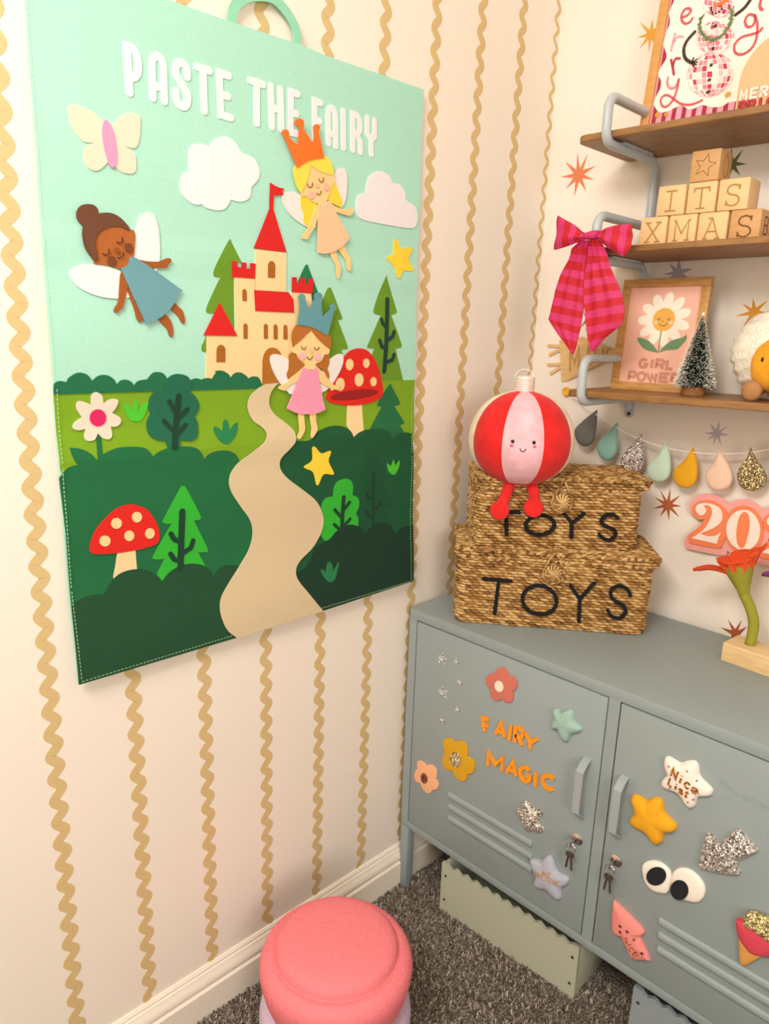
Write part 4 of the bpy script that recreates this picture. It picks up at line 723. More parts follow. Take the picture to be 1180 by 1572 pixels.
for ln, (word, col, dy) in enumerate((('MERRY', '#fbe0cf', 0), ('BRIGHT', '#b5232b', -.0185))):
    o_, t_, b_ = [Vector(q[:2]) for q in fm]; pitch = .0165 if ln == 0 else .0152; hh = t_.y-o_.y
    for i, ch in enumerate(word):
        x = o_.x+i*pitch; wd_ = .0095 if ch != 'I' else .005
        if ch == 'I': x += .001
        for off, cc, ex in ((.0012, '#e4a08f' if ln == 0 else '#8e1720', .0016), (.0022, col, 0)):
            gg = glyph(G(), A, ch, ((x, o_.y+dy), (x, o_.y+dy+hh*.86), (x+wd_, o_.y+dy)), .0042+ex, off, off+.001)
            obj('letter', gg, mat(cc, .5), ap, smooth=0)

# ================================================================ ITEMS ON THE MIDDLE BOARD: WOODEN BLOCKS
BW1 = mat('#edc48f', .55, 'wood', h2='#e9bd84'); BW2 = mat('#d3a069', .55, 'wood', h2='#cb985f'); BR_ = mat('#b07f3e', .7)
S = .0518
def block(i, row, ch, m, label, x0, rz=0.0, side=None):
    z0 = ztop('mid', .43)+.0005+row*(S+.0003); y1 = -.16
    Mb = Matrix.Translation((x0+S/2, y1+S/2, z0)) @ Matrix.Rotation(rz, 4, 'Z') @ Matrix.Translation((-S/2, -S/2, 0))
    t = thing('letter_block', Mb @ Vector((S/2, S/2, 0)), label, 'block', 'wooden letter blocks')
    obj('cube', G().box((0, 0, 0), (S, S, S), M=Mb, bev=.0028), m, t)
    F = Mb @ Matrix(((1, 0, 0, 0), (0, 0, -1, 0), (0, 1, 0, 0), (0, 0, 0, 1)))
    if ch == '*':
        P = [(S/2+(.019 if k % 2 == 0 else .0085)*cos(.1+k*pi/5), S/2+(.019 if k % 2 == 0 else .0085)*sin(.1+k*pi/5)) for k in range(10)]
        obj('engraved_star', G().ribbon(F, P, .0011, .0, .0003, closed=True), mat('#7d5020', .8), t, smooth=0)
    else:
        w = .011 if ch in 'S' else .0135 if ch in 'TI' else .0155
        obj('letter', glyph(G(), F, ch, ((S/2-w, .0075), (S/2-w, S-.0105), (S/2+w, .0075)), .0028, 0, .0003, font=SLAB, rnd=False), BR_ if m is BW1 else mat('#7a4e1f', .8), t, smooth=0)
    if side:
        Fs = Mb @ Matrix(((0, 0, 1, S), (1, 0, 0, 0), (0, 1, 0, 0), (0, 0, 0, 1)))
        obj('engraving', G().ribbon(Fs, ell((S/2, S/2), .011, .018, 20), .0011, 0, .0003, closed=True) if side == 'o' else glyph(G(), Fs, 'B', ((S/2-.008, .012), (S/2-.008, S-.012), (S/2+.008, .012)), .0026, 0, .0003), mat('#7d5020', .8), t, smooth=0)
XS = [.3235, .3785, .433, .4885]
for i, ch in enumerate('XMAS'): block(i, 0, ch, BW2 if i == 3 else BW1, ('pale wooden block lettered X, bottom row', 'pale wooden block lettered M, bottom row', 'pale wooden block lettered A, bottom row', 'darker wooden block lettered S, right end of bottom row')[i], XS[i], side='B' if i == 3 else None)
for i, ch in enumerate('ITS'): block(i, 1, ch, BW1, ('pale wooden block lettered I, middle row', 'pale wooden block lettered T, middle row', 'pale wooden block lettered S, right end of middle row')[i], (.352, .407, .4615)[i], rz=(-.01, 0, .02)[i])
block(0, 2, '*', BW2, 'wooden block engraved with a star, topmost of the stack', .4065, side='o')

# ================================================================ STRIPED BOW ON THE BRACKET
W_ = PL['W']
bow = thing('ribbon_bow', (.245, -.235, 1.29), 'large red and pink striped fabric bow on the middle bracket', 'bow')
RED = mat('#c20420', .7, 'cloth', sheen=.03); PNK = mat('#cf2a68', .7, 'cloth', sheen=.03)
def striped(name, rowsP, first, fn, ncol=10, sub=3):
    g = G(); mats = (RED, PNK) if first == 0 else (PNK, RED)
    n = len(rowsP)//2; R2 = [(Vector(rowsP[2*i][:2]), Vector(rowsP[2*i+1][:2])) for i in range(n)]
    for side in (0, 1):
        for i in range(n-1):
            vs = []; fs = []
            for s in range(sub+1):
                f = s/sub; a = R2[i][0].lerp(R2[i+1][0], f); b = R2[i][1].lerp(R2[i+1][1], f); t = (i+f)/(n-1)
                for c in range(ncol+1):
                    q = a.lerp(b, c/ncol); w = fn(c/ncol, t)-side*.0016
                    vs.append(W_ @ Vector((q.x, q.y, w)))
            for s in range(sub):
                for c in range(ncol):
                    k = s*(ncol+1)+c; fs.append((k, k+ncol+1, k+ncol+2, k+1) if not side else (k, k+1, k+ncol+2, k+ncol+1))
            g.add(vs, fs, mats[i % 2])
    return obj(name, g, None, bow, smooth=80)
pl = lambda ph: (lambda c, t: .001+.0065*(1-.75*t)*sin(c*pi*5+ph)+.004*sin(pi*c)+.004*t)
striped('tail', [(.2468,1.4915),(.2635,1.4906),(.2277,1.4770),(.2635,1.4778),(.2271,1.4674),(.2641,1.4633),(.2237,1.4563),(.2637,1.4487),(.2147,1.4413),(.2630,1.4333),(.2089,1.4299),(.2640,1.4190),(.2046,1.4156),(.2642,1.4041),(.2006,1.4018),(.2646,1.3901),(.1987,1.3887),(.2653,1.3757),(.1958,1.3738),(.2649,1.3615),(.1936,1.3595),(.2638,1.3488),(.1905,1.3459),(.2633,1.3327),(.1992,1.3350),(.2610,1.3190),(.2173,1.3152),(.2592,1.3038),(.2438,1.2890),(.2561,1.2892),(.2521,1.2811),(.2537,1.2799)], 1, pl(.5))
striped('tail', [(.2681,1.4903),(.2834,1.4895),(.2647,1.4795),(.2922,1.4781),(.2652,1.4624),(.3020,1.4609),(.2652,1.4482),(.3056,1.4503),(.2630,1.4336),(.3117,1.4390),(.2630,1.4189),(.3201,1.4257),(.2642,1.4046),(.3289,1.4130),(.2651,1.3906),(.3358,1.4003),(.2668,1.3757),(.3424,1.3879),(.2711,1.3607),(.3474,1.3744),(.2731,1.3469),(.3503,1.3602),(.2771,1.3328),(.3503,1.3455),(.2804,1.3183),(.3413,1.3330),(.2843,1.3051),(.3182,1.3142),(.2908,1.2892),(.2961,1.2876)], 0, pl(2.2))
lp = lambda c, t: .004+.012*sin(pi*min(1, t*1.0))*(.4+.6*sin(pi*c))+.0025*sin(c*9+3*t)
striped('loop', [(.1911,1.5397),(.1896,1.4767),(.1972,1.5370),(.1960,1.4767),(.2134,1.5290),(.2103,1.4794),(.2274,1.5225),(.2260,1.4831),(.2401,1.5149),(.2360,1.4864),(.2491,1.5066),(.2459,1.4898),(.2577,1.5022),(.2578,1.4926)], 0, lambda c, t: lp(c, t))
striped('loop', [(.2788,1.5010),(.2797,1.4930),(.2910,1.5055),(.2915,1.4845),(.3006,1.5089),(.3031,1.4762),(.3152,1.5116),(.3144,1.4704),(.3302,1.5125),(.3286,1.4628),(.3441,1.5125),(.3391,1.4574),(.3487,1.5122),(.3518,1.4752)], 1, lambda c, t: lp(c, 1-t))
g = G().pillow(W_, sm([(.2566,1.5033),(.2683,1.5063),(.2815,1.5068),(.2840,1.5016),(.2788,1.4919),(.2650,1.4910),(.2547,1.4932),(.2524,1.4997)], 3), [(.2681,1.4987)][0][:2], 0, .003, .012, rings=5)
obj('knot', g, PNK, bow, label='pink knot')

# ================================================================ ITEMS ON THE LOWEST BOARD
Gp = PL['G']
gp = thing('framed_print', Gp @ Vector((.09, 0, -.008)), 'small oak framed GIRL POWER print of a smiling daisy', 'picture')
FR(Gp, 0, 0, .178, .2225, .0165, .014, 'frame', OAKL, gp)
g = G(); g.face(Gp, [(.0165, .0165), (.1615, .0165), (.1615, .206), (.0165, .206)], -.004, flat('#f7bda4'))
pet = []
fc, fa, fb = [Vector(q[:2]) for q in [(.0938,.1423),(.1165,.1422),(.0905,.1636)]]
R_ = (fa-fc).length
for i in range(11):
    a = pi/2-.12+i*2*pi/11; c = fc+Vector((cos(a), sin(a)))*R_*1.62
    g.face(Gp, ell(c, R_*.78, R_*.44, 18, a), -.0038+.00002*i, flat('#fdf3dd'))
g.face(Gp, ell(fc, R_, R_, 28), -.0034, flat('#f3b552'))
cf = flat('#fdf3dd'); cg = flat('#6f9468'); cb = flat('#5a3a18')
g.ribbon(Gp, smo(raw([(.0922,.1203),(.0920,.0998),(.0918,.0782)]), 4), .0022, -.0036, -.0035, cg)
for lf in ([(.0429,.1059,1),(.0510,.1061),(.0687,.1004),(.0830,.0888),(.0926,.0772,1),(.0760,.0798),(.0605,.0853),(.0481,.0970)], [(.0926,.0772,1),(.1032,.0912),(.1176,.1022),(.1366,.1082),(.1444,.1144,1),(.1450,.1045),(.1386,.0948),(.1282,.0850),(.1085,.0826)]):
    g.face(Gp, sm(lf, 4), -.0033, cg)
for s in ([(.0806,.1456),(.0827,.1423),(.0856,.1423),(.0867,.1462)], [(.1011,.1446),(.1032,.1417),(.1060,.1419),(.1070,.1455)], [(.0865,.1339),(.0906,.1306),(.0956,.1300),(.0999,.1326),(.1015,.1365)], [(.0919,.1411),(.0920,.1378)]): g.ribbon(Gp, smo(raw(s), 4), .0011, -.0032, -.0031, cb)
for c_ in ([(.0779,.1364)], [(.1093,.1368)]): g.face(Gp, ell(c_[0][:2], .0042, .0038, 12), -.0033, flat('#f7d8a0'))
ct = flat('#cf9078')
for word, frs in (('GIRL', ([(.0566,.0476),(.0570,.0637),(.0722,.0468)], [(.0790,.0465),(.0795,.0636),(.0857,.0464)], [(.0914,.0466),(.0920,.0632),(.1069,.0463)], [(.1140,.0466),(.1140,.0628),(.1262,.0461)])),
                  ('POWER', ([(.0369,.0204),(.0381,.0373),(.0510,.0203)], [(.0564,.0206),(.0567,.0367),(.0720,.0202)], [(.0798,.0202),(.0753,.0360),(.0996,.0202)], [(.1036,.0211),(.1043,.0367),(.1210,.0208)], [(.1270,.0207),(.1276,.0368),(.1422,.0200)]))):
    for ch, fr in zip(word, frs): glyph(g, Gp, ch, fr, .0058, -.0034, -.0032, ct, rnd=False)
obj('print', g, None, gp, smooth=0)
obj('glazing_backing', G().box((.01, .01, -.012), (.168, .212, -.0045), M=Gp), mat('#8a6a48', .8), gp)

# bottle-brush tree
tx, ty = .4525, -.132; tz = ztop('low', tx)
bt = thing('bottle_brush_tree', (tx, ty, tz), 'small dark green bottle-brush tree with frosted tips on the lowest board', 'tree')
rb = random.Random(5)
g = G().lathe([(.0205, 0), (.0218, .001), (.0218, .0165), (.021, .0178), (.0001, .0178)], Matrix.Translation((tx, ty, tz)), seg=24)
obj('base', g, mat('#8e5a28', .7, 'wood', h2='#6e4019'), bt, label='round brown wooden base')
obj('stem', G().tube([(tx, ty, tz+.017), (tx, ty, tz+.148)], .0014, seg=6), mat('#6a6a60', .4, metal=.9), bt)
gd = G(); gw = G(); MD = mat('#2c3a2a', .8); MW = mat('#f2efe2', .7)
for i in range(3600):
    t = rb.random()**1.35; z = tz+.022+t*.124; r = (.036*(1-t)**.9+.0022)*rb.uniform(.78, 1.08); a = rb.uniform(0, 2*pi)
    d = Vector((cos(a), sin(a), rb.uniform(-.22, .12))); o = Vector((tx, ty, z)); n = Vector((-sin(a), cos(a), 0))*.00042; u = Vector((0, 0, .00042))
    e = o+d*r; k = o+d*r*.87
    gd.add([o+n, o-n, o+u, k+n, k-n, k+u], [(0, 1, 4, 3), (1, 2, 5, 4), (2, 0, 3, 5)])
    n *= 1.25; u *= 1.25
    if i % 3: gw.add([k+n, k-n, k+u, e+n, e-n, e+u], [(0, 1, 4, 3), (1, 2, 5, 4), (2, 0, 3, 5), (3, 4, 5)])
obj('bristles', gd, MD, bt, smooth=0, kind='stuff'); obj('frosted_tips', gw, MW, bt, smooth=0, kind='stuff', label='white frosted bristle tips')
obj('top_bead', G().ball((tx, ty, tz+.149), (.003, .003, .0035), seg=10, rings=6), MW, bt)

# fried-egg plush
ex, ey = .607, -.105; ez = ztop('low', ex)
eg = thing('egg_plush', (ex, ey, ez), 'fluffy white egg plush with yellow yolk face on the lowest board', 'plush toy')
import mathutils.noise as mn
def shape(d):
    f = 1+.022*sin(d.z*30+2*sin(5*d.x))+.03*mn.noise(d*4.5)+.022*mn.noise(d*16)
    return f
g = G().ball((ex, ey+.01, ez+.088), (.108, .062, .096), seg=64, rings=48, fn=lambda d: shape(d)*(1-.16*max(0, d.z)))
g.v = [Vector((v.x, v.y, max(v.z, ez+.0005))) for v in g.v]
obj('body', g, mat('#fbf1df', .95, 'chenille', sheen=.12), eg, smooth=180)
g = G().ball((ex-.002, ey-.040, ez+.062), (.051, .032, .051), seg=40, rings=28, fn=lambda d: 1+.02*mn.noise(d*9))
obj('yolk', g, mat('#f7ab16', .9, 'plush', sheen=.12), eg, smooth=180)
for sx in (-1, 1):
    obj('eye', G().ball((ex-.002+sx*.024, ey-.0675, ez+.071), (.0028, .002, .0042), seg=12, rings=8), mat('#20140c', .25), eg)
    cx_ = ex-.002+sx*.024-(.005 if sx < 0 else 0)
    obj('leg', G().tube(smo([(cx_, ey-.045, ez+.022), (cx_, ey-.062, ez+.019), (cx_-.001, ey-.075, ez+.0175)], 3), .0115, seg=16), mat('#b98150', .9, 'plush'), eg, label='brown corduroy leg')
    obj('foot', G().ball((cx_-.001, ey-.080, ez+.0178), (.0168, .010, .0175), seg=20, rings=12), mat('#b98150', .9, 'plush'), eg, label='brown corduroy foot')
obj('smile', G().tube(smo([(ex-.009, ey-.0725, ez+.062), (ex-.002, ey-.0728, ez+.058), (ex+.005, ey-.0725, ez+.062)], 5), .0009, seg=6), mat('#20140c', .4), eg)

# ================================================================ GARLAND OF FELT DROPS
gl = thing('drop_garland', (.35, -.03, 1.02), 'string garland of padded felt and glitter raindrops under the shelf', 'garland')
OFFG = .04
drops = [
 (sm([(.2037,1.1563,1),(.1811,1.1367),(.1607,1.1164),(.1549,1.1066),(.1580,1.0887),(.1698,1.0750),(.1861,1.0721),(.1986,1.0798),(.2047,1.0946),(.2062,1.1207)], 4), '#6f6d66', 'dark grey felt drop', 0),
 (sm([(.2562,1.1342,1),(.2386,1.1126),(.2195,1.0905),(.2148,1.0799),(.2170,1.0642),(.2283,1.0518),(.2429,1.0483),(.2559,1.0568),(.2611,1.0704),(.2608,1.0958)], 4), '#86b0a2', 'sea green felt drop', 0),
 (sm([(.3151,1.1180,1),(.2993,1.0950),(.2852,1.0757),(.2747,1.0586),(.2786,1.0434),(.2949,1.0302),(.3114,1.0300),(.3223,1.0405),(.3271,1.0586),(.3214,1.0884)], 4), '#cdbfb8', 'silver glitter drop', 1),
 (sm([(.3718,1.1056,1),(.3561,1.0760),(.3391,1.0521),(.3384,1.0368),(.3473,1.0231),(.3676,1.0200),(.3837,1.0313),(.3875,1.0510),(.3816,1.0797)], 4), '#c6ddc6', 'pale mint felt drop', 0),
 (sm([(.4281,1.1027,1),(.4159,1.0763),(.3978,1.0547),(.3946,1.0395),(.4042,1.0220),(.4240,1.0166),(.4403,1.0282),(.4443,1.0496),(.4382,1.0796)], 4), '#e9a818', 'mustard felt drop', 0),
 (sm([(.4823,1.1061,1),(.4727,1.0766),(.4624,1.0567),(.4638,1.0405),(.4758,1.0261),(.4920,1.0237),(.5082,1.0331),(.5134,1.0509),(.5068,1.0698),(.4946,1.0879)], 4), '#f5cfb2', 'peach felt drop', 0),
 (sm([(.5382,1.1177,1),(.5349,1.0978),(.5233,1.0744),(.5218,1.0583),(.5302,1.0397),(.5499,1.0333),(.5690,1.0406),(.5760,1.0594),(.5690,1.0776),(.5517,1.0963)], 4), '#c0a878', 'gold glitter drop', 1),
 (sm([(.5909,1.1324,1),(.5879,1.1055),(.5786,1.0850),(.5797,1.0658),(.5907,1.0522),(.6052,1.0501),(.6180,1.0569),(.6238,1.0750),(.6157,1.0945),(.6033,1.1077)], 4), '#b9cdd4', 'pale blue felt drop', 0)]
for pts, col, lab, gt in drops:
    ys = sorted(pts, key=lambda q: q[1]); low = ys[0][1]; hi = ys[-1][1]
    c = (sum(q[0] for q in ys[:len(ys)//2])/(len(ys)//2), low+(hi-low)*.36)
    o = obj('felt_drop', G().pillow(Rw, pts, c, OFFG-.006, .004, .008, rings=6), glit(col) if gt else felt(col), gl, smooth=60, label=lab)
st = [(*q[:2], w) for q, w in zip([(.1235,1.1819)], (.018,))]+[(*q[:2], .0405) for q in [(.2031,1.1476),(.2553,1.1240),(.3142,1.1056)] + [(.3710,1.0950),(.4282,1.0929),(.4835,1.0975),(.5396,1.1082),(.5920,1.1250)]]
obj('string', G().tube([Rw @ Vector(q) for q in smo(st, 5)], .0012, seg=6), mat('#f8ece2', .8), gl, label='thin cream string')
hk = [(.1044,1.1881)][0]
hkt = thing('button_hook', Rw @ Vector((hk[0], hk[1]-.01, 0)), 'small round yellow hook at the left end of the lowest board', 'hook')
obj('disc', G().lathe([(.0001, .006), (.006, .006), (.0075, .0085), (.0095, .008), (.0105, .005), (.0095, .001), (.004, 0)], Rw @ Matrix.Translation((hk[0], hk[1], .003)), seg=24), mat('#f0b92a', .5), hkt)
obj('peg', G().tube([Rw @ Vector((hk[0], hk[1], -.001)), Rw @ Vector((hk[0], hk[1], .006))], .004, seg=12), mat('#f0b92a', .5), hkt)

# ================================================================ NUMBER SIGN ON THE WALL
DX3 = [(.5835,.9738)][0][0]-[(.4435,.9710)][0][0]; DY3 = [(.5835,.9738)][0][1]-[(.4435,.9710)][0][1]
ns = thing('number_sign', (.62, -.01, .93), 'layered coral and pink acrylic number sign on the right wall', 'sign')
two = [(.4435,.9710),(.4440,.9800),(.4517,.9868),(.4650,.9897),(.4804,.9888),(.4929,.9825),(.4986,.9680),(.4968,.9554),(.4868,.9427),(.4729,.9326),(.4596,.9234,1),(.4745,.9214),(.4892,.9256),(.4953,.9305),(.5005,.9369,1),(.4973,.9221),(.4957,.9093,1),(.4431,.9098,1),(.4644,.9325),(.4736,.9523),(.4772,.9689),(.4748,.9807),(.4673,.9859),(.4574,.9829,1),(.4632,.9784),(.4644,.9698),(.4585,.9624),(.4516,.9628)]
zero_o = [(.5371,.9899),(.5484,.9901),(.5605,.9824),(.5695,.9691),(.5739,.9532),(.5731,.9343),(.5652,.9187),(.5539,.9095),(.5413,.9078),(.5257,.9146),(.5158,.9263),(.5102,.9426),(.5107,.9618),(.5183,.9772),(.5268,.9858)]
zero_i = [(.5395,.9863),(.5471,.9831),(.5513,.9738),(.5535,.9555),(.5523,.9312),(.5496,.9168),(.5447,.9121),(.5377,.9157),(.5327,.9284),(.5302,.9452),(.5299,.9642),(.5333,.9794)]
def grow(pts, d):
    c = (sum(p[0] for p in pts)/len(pts), sum(p[1] for p in pts)/len(pts)); R = sum(sqrt((p[0]-c[0])**2+(p[1]-c[1])**2) for p in pts)/len(pts)
    return [(c[0]+(p[0]-c[0])*(1+d/R), c[1]+(p[1]-c[1])*(1+d/R)) for p in pts]
def silhouette(w0, w1, d, m, nm, lab):
    g = G()
    A_ = sm([(.4642,.9953),(.4495,.9907),(.4381,.9788),(.4363,.9660),(.4439,.9550),(.4547,.9528),(.4647,.9554,1),(.4550,.9377),(.4370,.9156),(.4380,.9013),(.4465,.8978),(.4995,.9005),(.5065,.9101),(.5099,.9215),(.5139,.9399),(.5095,.9703),(.4975,.9852),(.4813,.9942)], 4)
    B_ = ell3(*[(.5426,.9488),(.5794,.9544),(.5355,.9977)], 32)
    C_ = [(x+DX3, y+DY3) for x, y in A_]
    for i, P in enumerate((A_, B_, C_)): g.prism(Rw, grow(P, d), w0-.00005*i, w1+.00005*i)
    return obj(nm, g, m, ns, smooth=0, label=lab)
silhouette(.010, .013, .0115, mat('#f3a79e', .2), 'back_plate', 'translucent pink back plate')
silhouette(.0135, .0165, 0, mat('#f58556', .35), 'front_plate', 'coral front plate')
obj('numeral', G().prism(Rw, sm(two, 4), .017, .0185), mat('#fbe6d6', .35), ns, smooth=0, label='cream numeral 2')
obj('numeral', G().prism(Rw, sm(zero_o, 4), .017, .0185), mat('#fbe6d6', .35), ns, smooth=0, label='cream numeral 0')
obj('numeral_counter', G().prism(Rw, sm(zero_i, 4), .0186, .0188), mat('#f58556', .35), ns, smooth=0, label='coral oval inside the 0')
obj('numeral', G().prism(Rw, [(x+DX3, y+DY3) for x, y in sm(two, 4)], .017, .0185), mat('#fbe6d6', .35), ns, smooth=0, label='cream numeral 2 at the right edge')
g = G()
for q in [(.4580,.9741),(.4802,.9129),(.5340,.9772),(.5428,.9168)]: g.lathe([(.004, -.001), (.004, .0105)], Rw @ Matrix.Translation((q[0], q[1], 0)), seg=12)
obj('spacer', g, mat('#f0908a', .3), ns, kind='stuff')

# ================================================================ METAL CABINET
CAB = mat('#949f9f', .45, 'metalpaint')
CABH = mat('#9fa9aa', .4, 'metalpaint')
YF = -.4074; X0, X1 = .0065, 1.0; CZ0, CZ1 = .1702, .72; YB = -.012
DR = [(.0302, .4895), (.5153, .9746)]; DZ0, DZ1 = .1904, .6948
cb_ = thing('metal_cabinet', ((X0+X1)/2, (YF+YB)/2, 0), 'sage grey metal locker cabinet with two doors in the corner', 'cabinet')
g = G()
g.box((X0, YF, DZ1+.0022), (X1, YB, CZ1), bev=.0016)
g.box((X0, YF, CZ0), (X1, YB, DZ0-.0022), bev=.001)
g.box((X0, YF, DZ0-.003), (DR[0][0]-.0022, YB, DZ1+.003)); g.box((DR[1][1]+.0022, YF, DZ0-.003), (X1, YB, DZ1+.003))
g.box((DR[0][1]+.0022, YF, DZ0-.003), (DR[1][0]-.0022, YB, DZ1+.003))
g.box((X0+.002, YB-.003, DZ0-.003), (X1-.002, YB-.001, DZ1+.003))
obj('body', g, CAB, cb_, smooth=30)
for (x, y) in ((X0, YF), (X1-.024, YF), (X0, YB-.024), (X1-.024, YB-.024)):
    g = G().box((x, y, 0), (x+.024, y+.024, CZ0+.0005), bev=.0015); obj('leg', g, CAB, cb_, smooth=30)
for di, (a, b) in enumerate(DR):
    g = G().box((a, YF-.0005, DZ0), (b, YF+.018, DZ1), bev=.0014)
    dr = obj('cabinet_door', g, CAB, cb_, smooth=30, label=('left door', 'right door')[di])
    # handle: bent strap
    hx = .4640 if di == 0 else .5385
    g = G(); z0, z1 = .442, .564
    P = [(z1, 0), (z1-.004, .012), (z1-.018, .027), (z0+.018, .027), (z0+.004, .012), (z0, 0)]
    wdt = .0075; th = .0014; vs = []; fs = []
    prf = []
    n_ = len(P)
    for i, (z, w) in enumerate(P):
        for (dx, dw) in ((-wdt, 0), (wdt, 0), (wdt, -.0035), (-wdt, -.0035)): vs.append(D @ Vector((hx+dx, z+(.0 if dw == 0 else (-.003 if i < n_/2 else .003)), max(0, w+dw))))
    for i in range(n_-1):
        for k in range(4): fs.append((i*4+k, (i+1)*4+k, (i+1)*4+(k+1) % 4, i*4+(k+1) % 4))
    g.add(vs, fs); obj('handle', g, CABH, dr, smooth=30, bevel=.0006, label='bent strap handle')
    for (q0, q1) in (([(.1472,.3215)], [(.3670,.3214)]), ([(.1493,.2924)], [(.3696,.2941)]), ([(.1514,.2631)], [(.3723,.2661)])):
        dx = 0 if di == 0 else [(.6329,.3226)][0][0]-[(.1472,.3215)][0][0]
        u0, v0 = q0[0][:2]; u1, v1 = q1[0][:2]; v = .5*(v0+v1)
        g = G().tube([(u0+dx, v, 0), (u0+dx+.002, v, 0)]+[(u0+dx+(u1-u0)*k/6, v, 0) for k in range(1, 6)]+[(u1+dx-.002, v, 0), (u1+dx, v, 0)], .0085, seg=12)
        g.v = [D @ Vector((q.x, q.y+(.0 if q.z > -1 else 0), q.z*.62)) for q in g.v]
        obj('louvre', g, CAB, dr, smooth=60)
    lk = ([(.4617,.3906)] if di == 0 else [(.5416,.3914)])[0]
    obj('lock', G().lathe([(.0095, 0), (.0115, .0015), (.0115, .0028), (.008, .005), (.0001, .0055)], D @ Matrix.Translation((lk[0], lk[1], 0)), seg=24), mat('#d9d4cc', .16, metal=1), dr, label='chrome lock')
    # keys in the lock
    kt = thing('key_bunch', D @ Vector((lk[0], lk[1]-.04, .02)), ('steel key bunch hanging from the left door lock', 'steel key bunch hanging from the right door lock')[di], 'keys')
    CH = mat('#c9c4ba', .2, metal=1)
    obj('key', G().box((lk[0]-.0012, lk[1]-.006, .005), (lk[0]+.0012, lk[1]+.006, .026), M=D, bev=.0005), CH, kt)
    rg = [D @ Vector((lk[0]-.001+.0095*sin(a*pi/10), lk[1]-.010+.0095*cos(a*pi/10), .021)) for a in range(20)]
    obj('ring', G().tube(rg, .0007, seg=6, closed=True), CH, kt)
    for an, xx in ((-.1, -.004), (.12, .0005)):
        Mk = D @ Matrix.Translation((lk[0]+xx, lk[1]-.019, .021+xx*.3)) @ Matrix.Rotation(an, 4, 'Z') @ Matrix.Rotation(.5, 4, 'Y')
        g = G().prism(Mk, ell((0, -.006), .0062, .0068, 16), -.0008, .0008)
        g.prism(Mk, [(-.0022, -.01), (-.0022, -.036), (0, -.0385), (.0022, -.036), (.0022, -.031), (.001, -.029), (.0022, -.027), (.0022, -.023), (.0012, -.021), (.0022, -.019), (.0022, -.01)], -.0007, .0007)
        obj('key', g, CH, kt)
# embossed name on the right door
dr2 = [o for o in COL.objects if o.name.startswith('cabinet_door')][1]
g = G(); w_ = .0016
for ch, fr in zip('musta', ([(.6949,.6259),(.6932,.6382),(.7094,.6244)], [(.7147,.6228),(.7131,.6340),(.7245,.6192)], [(.7298,.6182),(.7280,.6308),(.7411,.6192)], [(.7459,.6185),(.7440,.6315),(.7520,.6185)], [(.7550,.6179),(.7532,.6299),(.7642,.6180)])): glyph(g, D, ch, fr, w_, .0002, .0010)
f5 = [(.7550,.6179),(.7642,.6180)]; ux = f5[0][0]; pitch = (f5[0][0]-[(.6949,.6259)][0][0])/4; vy = f5[0][1]; hh = .0125
for k_, ch in ((1, 'r'), (1.75, 'd')): glyph(g, D, ch, ((ux+pitch*k_, vy), (ux+pitch*k_, vy+.02), (ux+pitch*(k_+.5), vy)), w_, .0002, .0010)
obj('embossed_name', g, CAB, dr2, smooth=0, label='embossed name mustard in the door metal')

# ================================================================ MAGNETS ON THE DOORS
ORG = mat('#f59a17', .5)
for word, frs in (('FAIRY', ([(.2314,.5160),(.2243,.5442),(.2467,.5188)], [(.2593,.5218),(.2593,.5511),(.2813,.5242)], [(.2919,.5245),(.2925,.5568),(.2954,.5248)], [(.3066,.5247),(.3063,.5578),(.3240,.5269)], [(.3388,.5275),(.3287,.5560),(.3564,.5293)])),
                  ('MAGIC', ([(.2465,.4429),(.2459,.4721),(.2816,.4490)], [(.2933,.4501),(.2937,.4779),(.3167,.4538)], [(.3259,.4522),(.3238,.4813),(.3492,.4549)], [(.3585,.4528),(.3573,.4829),(.3654,.4544)], [(.3773,.4615),(.3768,.4897),(.4037,.4645)]))):
    for i, (ch, fr) in enumerate(zip(word, frs)):
        if ch == 'Y':
            bl, tl, br = [Vector(q[:2]) for q in fr]; fr = (Vector((tl.x, bl.y)), tl, Vector((br.x, bl.y)))
        g = glyph(G(), D, ch, fr, .0078, .0, .0045, rnd=False)
        obj('letter_magnet', g, ORG, smooth=30, label='orange letter %s magnet in the word %s on the left door' % (ch, word), cat='magnet', group='orange letter magnets')
HT = {}
def hgt(key, x, y, pw=.34):
    P, c, edge, h = HT[key]; dx, dy = x-c[0], y-c[1]; r = sqrt(dx*dx+dy*dy)+1e-9; best = 1e9
    for i in range(len(P)):
        ax, ay = P[i][0]-c[0], P[i][1]-c[1]; bx, by = P[(i+1) % len(P)][0]-c[0], P[(i+1) % len(P)][1]-c[1]
        den = dx*(by-ay)-dy*(bx-ax)
        if abs(den) < 1e-14: continue
        t = (ax*(by-ay)-ay*(bx-ax))/den; u = (ax*dy-ay*dx)/den
        if t > 0 and -1e-6 <= u <= 1+1e-6: best = min(best, t)
    s = min(1, 1/best)
    return edge+h*(1-s*s)**pw
DI = D.inverted()
def onpad(key):
    def f(v):
        q = DI @ v; return D @ Vector((q.x, q.y, q.z+hgt(key, q.x, q.y)))
    return f
def dens(g):
    return g
def magnet(pts, c, h, m, label, nm, edge=.003, parts=None, group=None, n=4, rings=6):
    P = sm(pts, n); t = thing(nm, D @ Vector((c[0], min(q[1] for q in P), 0)), label, 'magnet', group)
    HT[t.name] = (P, c, edge, h)
    obj('padding' if h > .004 else 'layer', G().pillow(D, P, c, 0, edge, h, rings=rings), m, t, smooth=60)
    return t
def starpts(c, r, ph=.3, f=.45): return [(c[0]+(r if k % 2 == 0 else r*f)*cos(ph+k*pi/5), c[1]+(r if k % 2 == 0 else r*f)*sin(ph+k*pi/5)) for k in range(10)]
SG = glit('#d9d6d2', 1.3)
